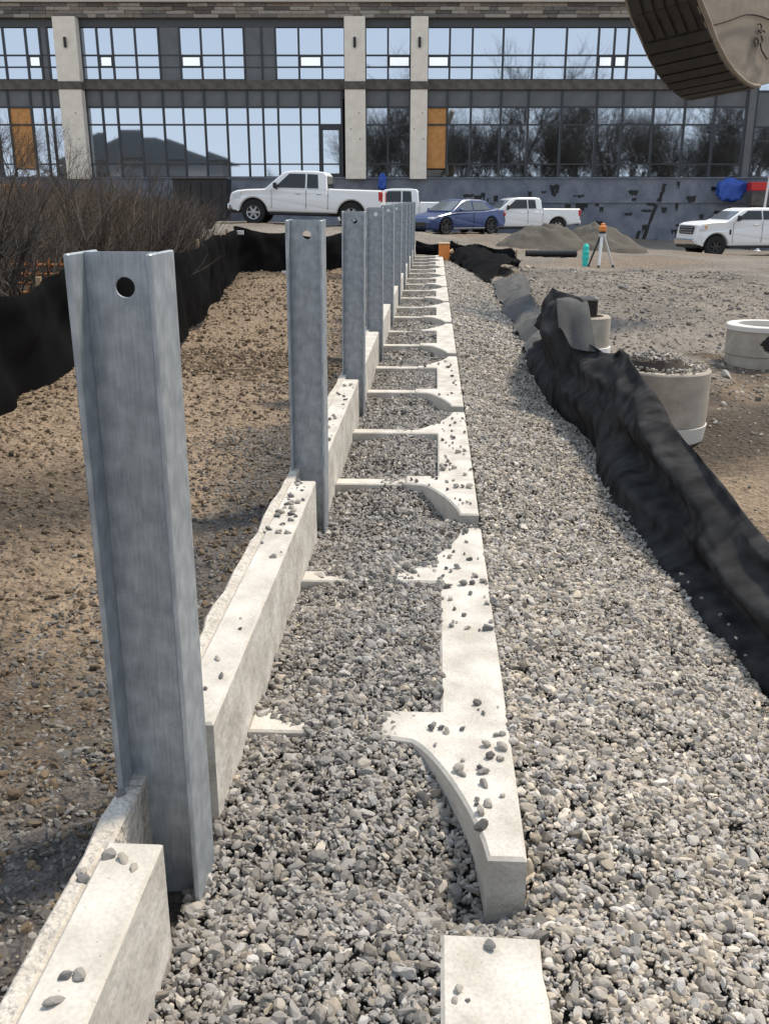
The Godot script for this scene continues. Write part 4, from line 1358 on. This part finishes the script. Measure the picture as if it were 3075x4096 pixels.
func build_yard() -> void:
	# manholes
	var o := thing("manhole_riser", "wide concrete manhole riser with gravel heaped round its iron frame", "manhole", Vector3(2.22, -0.9, -9.15))
	var mb := MB.new()
	lathe(mb, [Vector2(0.0, -0.2), Vector2(0.36, -0.2), Vector2(0.37, 0.12), Vector2(0.0, 0.12)], 40)
	part("lower_section", mb, mats.precast, o)
	mb = MB.new()
	lathe(mb, [Vector2(0.30, 0.10), Vector2(0.40, 0.11), Vector2(0.425, 0.26), Vector2(0.30, 0.28)], 40)
	part("mortar_collar", mb, mats.mortar, o)
	mb = MB.new()
	lathe(mb, [Vector2(0.0, 0.27), Vector2(0.415, 0.27), Vector2(0.42, 0.76), Vector2(0.41, 0.775), Vector2(0.30, 0.775), Vector2(0.30, 0.74), Vector2(0.0, 0.74)], 48)
	part("barrel", mb, mats.precast, o)
	mb = MB.new()
	lathe(mb, [Vector2(0.0, 0.742), Vector2(0.27, 0.742), Vector2(0.275, 0.80), Vector2(0.25, 0.86), Vector2(0.0, 0.865)], 36, Transform3D(Basis.IDENTITY, Vector3(-0.1, 0, -0.03)))
	part("iron_frame", mb, mats.iron, o)
	var heap := MultiMesh.new()
	heap.transform_format = MultiMesh.TRANSFORM_3D
	heap.use_colors = true
	heap.mesh = stones[0]
	heap.instance_count = 420
	for i in 420:
		var a := rng.randf() * TAU
		var onlid := i % 2 == 0
		var r := sqrt(rng.randf()) * 0.25 if onlid else rng.randf_range(0.28, 0.40)
		var c := Vector3(-0.1, 0.87, -0.03) if onlid else Vector3(0, 0.79, 0)
		var q := c + Vector3(cos(a) * r, rng.randf() * 0.02 + (0.04 * (1.0 - r / 0.25) if onlid else 0.0), sin(a) * r)
		heap.set_instance_transform(i, Transform3D(Basis(Vector3(rng.randfn(), rng.randfn(), rng.randfn()).normalized(), rng.randf() * TAU).scaled(Vector3.ONE * rng.randf_range(0.012, 0.024)), q))
		heap.set_instance_color(i, stone_colour(0.4) * 1.2)
	var hm := MultiMeshInstance3D.new()
	hm.name = "gravel_heap"
	hm.multimesh = heap
	hm.material_override = mats.stone
	hm.set_meta("kind", "stuff")
	o.add_child(hm)
	o = thing("manhole_riser", "narrow concrete riser with white band behind the standing geotextile", "manhole", Vector3(1.92, -0.45, -12.1))
	mb = MB.new()
	lathe(mb, [Vector2(0.0, -0.2), Vector2(0.285, -0.2), Vector2(0.285, 0.46), Vector2(0.27, 0.475), Vector2(0.2, 0.475), Vector2(0.2, 0.40), Vector2(0, 0.4)], 36)
	part("barrel", mb, mats.precast, o)
	mb = MB.new()
	lathe(mb, [Vector2(0.27, 0.02), Vector2(0.305, 0.025), Vector2(0.305, 0.10), Vector2(0.27, 0.105)], 36)
	part("white_band", mb, mats.white_plastic, o)
	mb = MB.new()
	box(mb, Vector3(-0.08, 0.59, 0.02), Vector3(0.34, 0.22, 0.34), 0.02)
	part("black_cover", mb, mats.black_plastic, o)
	o = thing("manhole_riser", "broad concrete manhole riser with black tar patch, pale rim and seam", "manhole", Vector3(4.16, -0.70, -12.3))
	o.scale = Vector3(0.88, 0.95, 0.88)
	mb = MB.new()
	lathe(mb, [Vector2(0.0, -0.2), Vector2(0.49, -0.2), Vector2(0.49, 0.24), Vector2(0.48, 0.25), Vector2(0.48, 0.262), Vector2(0.0, 0.262)], 44)
	part("lower_section", mb, mats.precast, o)
	mb = MB.new()
	lathe(mb, [Vector2(0.0, 0.264), Vector2(0.50, 0.264), Vector2(0.50, 0.58), Vector2(0.36, 0.58), Vector2(0.36, 0.5), Vector2(0.0, 0.5)], 44)
	part("upper_section", mb, mats.precast, o)
	mb = MB.new()
	lathe(mb, [Vector2(0.36, 0.582), Vector2(0.515, 0.582), Vector2(0.515, 0.64), Vector2(0.50, 0.65), Vector2(0.36, 0.65), Vector2(0.36, 0.582)], 44)
	part("rim", mb, mats.mortar, o)
	mb = MB.new()
	for i in 16:
		var a0 := -0.02 + 0.042 * i
		var y0 := 0.44 - 0.13 * sin(PI * (i + 0.7) / 16.4) * rng.randf_range(0.7, 1.1)
		var y1 := 0.44 + 0.12 * sin(PI * (i + 0.7) / 16.4) * rng.randf_range(0.7, 1.1)
		var e0 := Vector3(sin(a0 - 0.35), 0, cos(a0 - 0.35)) * 0.503
		var e1 := Vector3(sin(a0 - 0.308), 0, cos(a0 - 0.308)) * 0.503
		mb.quad(e0 + Vector3.UP * y0, e1 + Vector3.UP * y0, e1 + Vector3.UP * y1, e0 + Vector3.UP * y1)
	part("tar_patch", mb, mats.tar, o)
	# laser level on a tripod
	o = thing("laser_tripod", "orange laser level on a white surveying tripod", "tripod", Vector3(4.41, -0.36, -26.25))
	var top := Vector3(0, 0.86, 0)
	for a in [[-0.36, 0.10, "black_trim"], [-0.10, 0.30, "white_plastic"], [0.36, 0.02, "aluminium"]]:
		mb = MB.new()
		var foot := Vector3(a[0], 0.0, a[1])
		tube(mb, top + Vector3(a[0] * 0.12, 0, a[1] * 0.12), foot.lerp(top, 0.12), 0.045 if a[2] == "white_plastic" else 0.03, 0.035 if a[2] == "white_plastic" else 0.022, 8)
		var leg := part("leg", mb, mats[a[2]], o)
		mb = MB.new()
		tube(mb, foot.lerp(top, 0.12), foot + Vector3(0, -0.02, 0), 0.03, 0.035, 8)
		part("foot", mb, mats.black_trim, leg)
	mb = MB.new()
	lathe(mb, [Vector2(0, 0.83), Vector2(0.10, 0.83), Vector2(0.10, 0.90), Vector2(0, 0.90)], 16)
	part("head_plate", mb, mats.aluminium, o)
	mb = MB.new()
	lathe(mb, [Vector2(0, 0.902), Vector2(0.085, 0.902), Vector2(0.085, 0.95), Vector2(0, 0.95)], 16)
	part("mount", mb, mats.black_trim, o)
	mb = MB.new()
	box(mb, Vector3(0, 1.03, 0), Vector3(0.17, 0.155, 0.17), 0.025)
	lathe(mb, [Vector2(0, 1.107), Vector2(0.05, 1.108), Vector2(0.05, 1.15), Vector2(0.03, 1.165), Vector2(0, 1.165)], 12)
	part("laser", mb, mats.orange_plastic, o)
	# turquoise marker
	o = thing("marker_stake", "bright turquoise marker standing beside the tripod", "marker", Vector3(4.0, -0.30, -26.2))
	mb = MB.new()
	lathe(mb, [Vector2(0, -0.1), Vector2(0.075, -0.1), Vector2(0.08, 0.52), Vector2(0.04, 0.585), Vector2(0, 0.59)], 16)
	part("sleeve", mb, mats.turquoise, o)
	for k in 2:
		mb = MB.new()
		lathe(mb, [Vector2(0.082, 0.33 - k * 0.12), Vector2(0.098, 0.335 - k * 0.12), Vector2(0.098, 0.40 - k * 0.12), Vector2(0.082, 0.41 - k * 0.12)], 16)
		part("band", mb, mats.turquoise, o)
	# black drain pipe
	o = thing("drain_pipe", "length of black corrugated drain pipe lying before the gravel pile", "pipe", Vector3(3.45, -0.12, -29.2), Vector3(0, deg_to_rad(3), 0))
	mb = MB.new()
	var pr := []
	for i in 60:
		pr.append(Vector2(0.11 if i % 2 == 0 else 0.097, lerpf(-0.75, 0.75, i / 59.0)))
	lathe(mb, pr, 20, Transform3D(Basis(Vector3(0, -1, 0), Vector3(1, 0, 0), Vector3(0, 0, 1)), Vector3.ZERO))
	part("pipe_wall", mb, mats.black_plastic, o)
	# orange jug
	o = thing("orange_jug", "orange plastic jug with pale cap on the end of the gravel bank", "jug", Vector3(0.26, -0.10, -25.4))
	mb = MB.new()
	extrude(mb, rrect(-0.14, -0.09, 0.14, 0.09, 0.04), 0.0, 0.40, 0.02, PLAN)
	part("body", mb, mats.orange_plastic, o)
	mb = MB.new()
	extrude(mb, rrect(-0.15, -0.10, 0.15, 0.10, 0.04), 0.402, 0.44, 0.01, PLAN)
	part("lid", mb, mats.tan_plastic, o)
	mb = MB.new()
	tube(mb, Vector3(0.15, 0.2, 0), Vector3(0.24, 0.24, 0), 0.05, 0.06, 12)
	part("spout", mb, mats.tan_plastic, o)
	mb = MB.new()
	extrude(mb, rrect(-0.15, -0.10, 0.15, 0.10, 0.04), -0.06, -0.002, 0.01, PLAN)
	part("foot", mb, mats.tan_plastic, o)
	# gravel piles
	for g in [[4.0, -36.6, 1.9, 0.9, "low grey gravel pile in front of the far white pickup"], [6.0, -37.0, 1.85, 0.98, "pointed brown gravel pile behind the surveying tripod"]]:
		mb = MB.new()
		rough_disc(mb, Vector3.ZERO, g[2], g[3], 0.3, 1.35 if g[0] > 5 else 2.1)
		var q := thing("gravel_pile", g[4], "gravel pile", Vector3(g[0], -0.42, g[1]), Vector3(0, g[0], 0), "gravel piles in the yard")
		part("heap", mb, mats["pile"], q)
	# dark steel skip before the foundation
	o = thing("steel_skip", "dark steel skip standing against the foundation beyond the brush", "skip", Vector3(-12.5, 0.35, -53.5), Vector3(0, deg_to_rad(2.9), 0))
	mb = MB.new()
	extrude(mb, PackedVector2Array([Vector2(-1.3, 0), Vector2(1.3, 0), Vector2(1.45, 2.05), Vector2(-1.45, 2.05)]), -0.8, 0.8, 0.03, Transform3D.IDENTITY)
	part("tub", mb, mats.black_trim, o)
	for k in 5:
		mb = MB.new()
		box(mb, Vector3(-1.1 + k * 0.55, 1.0, 0.84), Vector3(0.08, 1.8, 0.06), 0.01)
		part("rib", mb, mats.black_trim, o)
	mb = MB.new()
	box(mb, Vector3(0, 2.09, 0.82), Vector3(2.95, 0.09, 0.1), 0.02)
	part("top_rail", mb, mats.iron, o)
	crumple("blue_tarp", "crumpled blue tarp bundle at the foundation top near the red platform", "tarp", Vector3(16.2, 1.85, -55.9), Vector3(1.4, 1.1, 0.6), mats.blue_tarp, 0.5)
	crumple("blue_tarp", "scrap of blue tarp on the foundation between two cream columns", "tarp", Vector3(-2.9, 2.3, -55.2), Vector3(0.4, 0.8, 0.4), mats.blue_tarp, 0.6)
	o = thing("lift_platform", "red topped work platform on legs beside the foundation", "work platform", Vector3(18.3, -1.4, -55.4))
	mb = MB.new()
	box(mb, Vector3(0, 3.45, 0), Vector3(2.6, 0.45, 0.9), 0.03)
	part("red_deck", mb, mats.red_paint, o)
	mb = MB.new()
	box(mb, Vector3(0, 2.8, 0), Vector3(2.4, 0.7, 0.8), 0.03)
	part("brown_base", mb, mats.slab_edge, o)
	for k in 4:
		mb = MB.new()
		box(mb, Vector3(-1.0 + 2.0 * (k % 2), 1.2, -0.3 + 0.6 * (k / 2)), Vector3(0.1, 2.5, 0.1), 0.01)
		part("leg", mb, mats.iron, o)
	o = thing("white_pole", "tall white pole standing before the red work platform", "pole", Vector3(16.1, -1.1, -50.0))
	mb = MB.new()
	tube(mb, Vector3(0, -0.2, 0), Vector3(0.18, 3.6, 0), 0.07, 0.05, 10)
	part("shaft", mb, mats.white_plastic, o)
	mb = MB.new()
	lathe(mb, [Vector2(0, 0), Vector2(0.18, 0), Vector2(0.18, 0.06), Vector2(0.075, 0.1)], 14)
	part("base_plate", mb, mats.white_plastic, o)
	# small white tags at the corner of the silt fence
	for t in [[-2.92, 0.93, -14.6, "small white tag hung at the corner of the silt fence"], [-2.3, 0.30, -15.3, "small white board lying at the foot of the silt fence"]]:
		mb = MB.new()
		box(mb, Vector3.ZERO, Vector3(0.18, 0.06, 0.012), 0.003)
		var q := thing("white_tag", t[3], "tag", Vector3(t[0], t[1], t[2]))
		part("board", mb, mats.white_plastic, q)

func build_bucket() -> void:
	# excavator bucket hanging in at the upper right: profile in its side plane, swept along its width
	var o := thing("excavator_bucket", "dusty excavator bucket with ribbed belly hanging over the yard", "excavator bucket", Vector3(4.416, 3.0, -15.241))
	var A := Vector3(-0.71, -0.09, -0.72)          # along the width, to the far end
	var width := A.length()
	var az := A.normalized()
	var up := (Vector3.UP - az * az.y).normalized()
	var bx := up.cross(az).normalized()
	if bx.x < 0: bx = -bx
	var prof := [Vector2(-1.68, 1.7), Vector2(-1.514, 1.345), Vector2(-1.374, 1.123), Vector2(-1.254, 0.917), Vector2(-1.136, 0.81), Vector2(-1.015, 0.68), Vector2(-0.817, 0.46), Vector2(-0.566, 0.25), Vector2(-0.285, 0.1), Vector2(0.0, 0.0), Vector2(0.209, -0.03), Vector2(0.394, -0.025)]
	var along := [0.0]
	for i in prof.size() - 1: along.append(along[i] + (prof[i + 1] as Vector2).distance_to(prof[i]))
	var pt := func(q: Vector2, w: float) -> Vector3: return bx * q.x + up * q.y + az * w
	var lerp_prof := func(t: float) -> Vector2:
		var f: float = clampf(t, 0, 1) * along[-1]
		for i in prof.size() - 1:
			if f <= along[i + 1]: return prof[i].lerp(prof[i + 1], (f - along[i]) / (along[i + 1] - along[i]))
		return prof[-1]
	# belly shell
	var mb := MB.new()
	for i in 40:
		var a: Vector2 = lerp_prof.call(i / 40.0)
		var b: Vector2 = lerp_prof.call((i + 1) / 40.0)
		var n := Vector2(b.y - a.y, a.x - b.x).normalized() * 0.04
		mb.quad(pt.call(a, 0), pt.call(a, width), pt.call(b, width), pt.call(b, 0))
		mb.quad(pt.call(a - n, width), pt.call(a - n, 0), pt.call(b - n, 0), pt.call(b - n, width))
		mb.quad(pt.call(a, width), pt.call(a - n, width), pt.call(b - n, width), pt.call(b, width))
	part("belly", mb, mats.bucket_steel, o)
	# wear strips across the belly, grooves between them
	for i in 8:
		mb = MB.new()
		var t0 := 0.455 + i * 0.068
		var t1 := t0 + 0.056
		for j in 3:
			var a: Vector2 = lerp_prof.call(lerpf(t0, t1, j / 3.0))
			var b: Vector2 = lerp_prof.call(lerpf(t0, t1, (j + 1) / 3.0))
			var d := (b - a).normalized()
			var n := Vector2(-d.y, d.x) * -0.028
			var r := [pt.call(a, 0.0), pt.call(a, width), pt.call(b, width), pt.call(b, 0.0)]
			var s := [pt.call(a + n, 0.0), pt.call(a + n, width), pt.call(b + n, width), pt.call(b + n, 0.0)]
			mb.quad(s[0], s[1], s[2], s[3])
			mb.quad(r[1], r[2], s[2], s[1]); mb.quad(r[3], r[0], s[0], s[3])
			if j == 0: mb.quad(r[0], r[1], s[1], s[0])
			if j == 2: mb.quad(r[2], r[3], s[3], s[2])
		part("wear_strip", mb, mats.bucket_steel, o)
	for i in 5:
		mb = MB.new()
		var w0 := width * (0.12 + i * 0.17)
		for j in 6:
			var a: Vector2 = lerp_prof.call(lerpf(0.0, 0.44, j / 6.0))
			var b: Vector2 = lerp_prof.call(lerpf(0.0, 0.44, (j + 1) / 6.0))
			var d := (b - a).normalized()
			var n := Vector2(-d.y, d.x) * -0.03
			var w1 := w0 + width * 0.11
			mb.quad(pt.call(a + n, w0), pt.call(a + n, w1), pt.call(b + n, w1), pt.call(b + n, w0))
			mb.quad(pt.call(a, w0), pt.call(a + n, w0), pt.call(b + n, w0), pt.call(b, w0))
			mb.quad(pt.call(a, w1), pt.call(b, w1), pt.call(b + n, w1), pt.call(a + n, w1))
		part("wear_bar", mb, mats.bucket_steel, o)
	# side plates
	for e in 2:
		mb = MB.new()
		var pl := PackedVector2Array()
		for i in 25: pl.append(lerp_prof.call(i / 24.0))
		pl.append_array([Vector2(0.904, 0.074), Vector2(1.31, 0.27), Vector2(1.7, 0.8), Vector2(1.7, 1.7)])
		extrude(mb, pl, -0.04, 0.0, 0.008, Transform3D(Basis(bx, up, bx.cross(up)), az * (0.0 if e == 0 else width + 0.0)))
		part("side_plate", mb, mats.bucket_side, o)
	mb = MB.new()
	var outw := -az * 0.05
	for i in 30:
		var a: Vector2 = lerp_prof.call(i / 30.0)
		var b: Vector2 = lerp_prof.call((i + 1) / 30.0)
		tube(mb, pt.call(a, 0) + outw, pt.call(b, 0) + outw, 0.03, 0.03, 8, false)
	part("rim_bead", mb, mats.bucket_side, o)
	mb = MB.new()
	var seam := [Vector2(-0.95, 0.655), Vector2(-0.67, 0.72), Vector2(-0.413, 0.789), Vector2(-0.2, 0.855), Vector2(-0.04, 0.893), Vector2(0.2, 0.915), Vector2(0.4, 0.915), Vector2(0.566, 0.902), Vector2(1.2, 0.86)]
	for i in seam.size() - 1: tube(mb, pt.call(seam[i], 0) - az * 0.045, pt.call(seam[i + 1], 0) - az * 0.045, 0.014, 0.014, 6, false)
	part("weld_seam", mb, mats.iron, o)
	mb = MB.new()
	for stroke in [[[0.31, 0.80], [0.36, 0.82], [0.42, 0.79], [0.40, 0.74], [0.33, 0.72], [0.40, 0.70], [0.45, 0.74], [0.52, 0.72]], [[0.30, 0.64], [0.25, 0.62], [0.22, 0.56], [0.26, 0.51], [0.33, 0.52], [0.34, 0.59], [0.29, 0.61]], [[0.42, 0.66], [0.46, 0.60], [0.40, 0.55], [0.44, 0.47], [0.52, 0.42], [0.60, 0.37], [0.66, 0.38]]]:
		for i in stroke.size() - 1:
			tube(mb, pt.call(Vector2(stroke[i][0], stroke[i][1]), 0) - az * 0.042, pt.call(Vector2(stroke[i + 1][0], stroke[i + 1][1]), 0) - az * 0.042, 0.012, 0.012, 6, false)
	part("scratched_mark", mb, mats.iron, o)
	# back plate, ears and the dipper arm that carries it
	mb = MB.new()
	mb.quad(pt.call(Vector2(-1.68, 1.7), 0), pt.call(Vector2(1.7, 1.7), 0), pt.call(Vector2(1.7, 1.7), width), pt.call(Vector2(-1.68, 1.7), width))
	part("top_plate", mb, mats.bucket_steel, o)
	mb = MB.new()
	var mid: Vector3 = pt.call(Vector2(-0.2, 1.75), width / 2)
	tube(mb, mid, mid + Vector3(1.2, 4.5, -2.5), 0.22, 0.3, 4)
	part("dipper_arm", mb, mats.bucket_side, o)

# ---------------------------------------------------------------- scene
func _ready() -> void:
	rng.seed = 20240611
	nz.seed = 77
	nz.frequency = 0.01
	nz.fractal_octaves = 3
	var cam := Camera3D.new()
	cam.name = "camera"
	cam.fov = 56.69
	cam.near = 0.05
	cam.far = 900
	cam.position = Vector3(0, 1.405, 0)
	cam.rotation = Vector3(deg_to_rad(-18.25), deg_to_rad(2.88), 0)
	add_child(cam)
	cam.current = true
	var env := Environment.new()
	env.background_mode = Environment.BG_SKY
	var sky := Sky.new()
	var sm := ProceduralSkyMaterial.new()
	sm.sky_top_color = Color(0.72, 0.78, 0.86)
	sm.sky_horizon_color = Color(0.91, 0.92, 0.93)
	sm.sky_curve = 0.22
	sm.ground_bottom_color = Color(0.3, 0.28, 0.25)
	sm.ground_horizon_color = Color(0.6, 0.6, 0.58)
	sky.sky_material = sm
	env.sky = sky
	env.background_energy_multiplier = 1.02
	env.tonemap_mode = Environment.TONE_MAPPER_LINEAR
	env.tonemap_exposure = 1.36
	env.sdfgi_enabled = true
	env.ssao_enabled = true
	env.ssil_enabled = true
	var we := WorldEnvironment.new()
	we.name = "environment"
	we.environment = env
	add_child(we)
	var sun := DirectionalLight3D.new()
	sun.name = "sun"
	sun.light_energy = 1.0
	sun.light_angular_distance = 8.0
	sun.light_color = Color(1.0, 0.95, 0.875)
	sun.shadow_enabled = true
	add_child(sun)
	var to_sun := Vector3(0.46, 1.0, -0.34).normalized()
	sun.look_at_from_position(to_sun * 50, Vector3.ZERO)
	make_materials()
	mat("pile", Color.WHITE, 1.0, 0.0, mottled(512, Color(0.06, 0.053, 0.045), Color(0.16, 0.145, 0.12), 0.05, 0.25, 0.5, 173), 1.0, bump(256, 0.12, 4, 175), 4.0)
	print("materials")
	build_ground()
	print("ground")
	build_office()
	build_house()
	print("office")
	make_stones()
	build_wall()
	build_gravel()
	build_loose_stones()
	print("wall")
	build_fabric()
	build_fences()
	build_plants()
	print("plants")
	build_vehicles()
	build_yard()
	build_bucket()
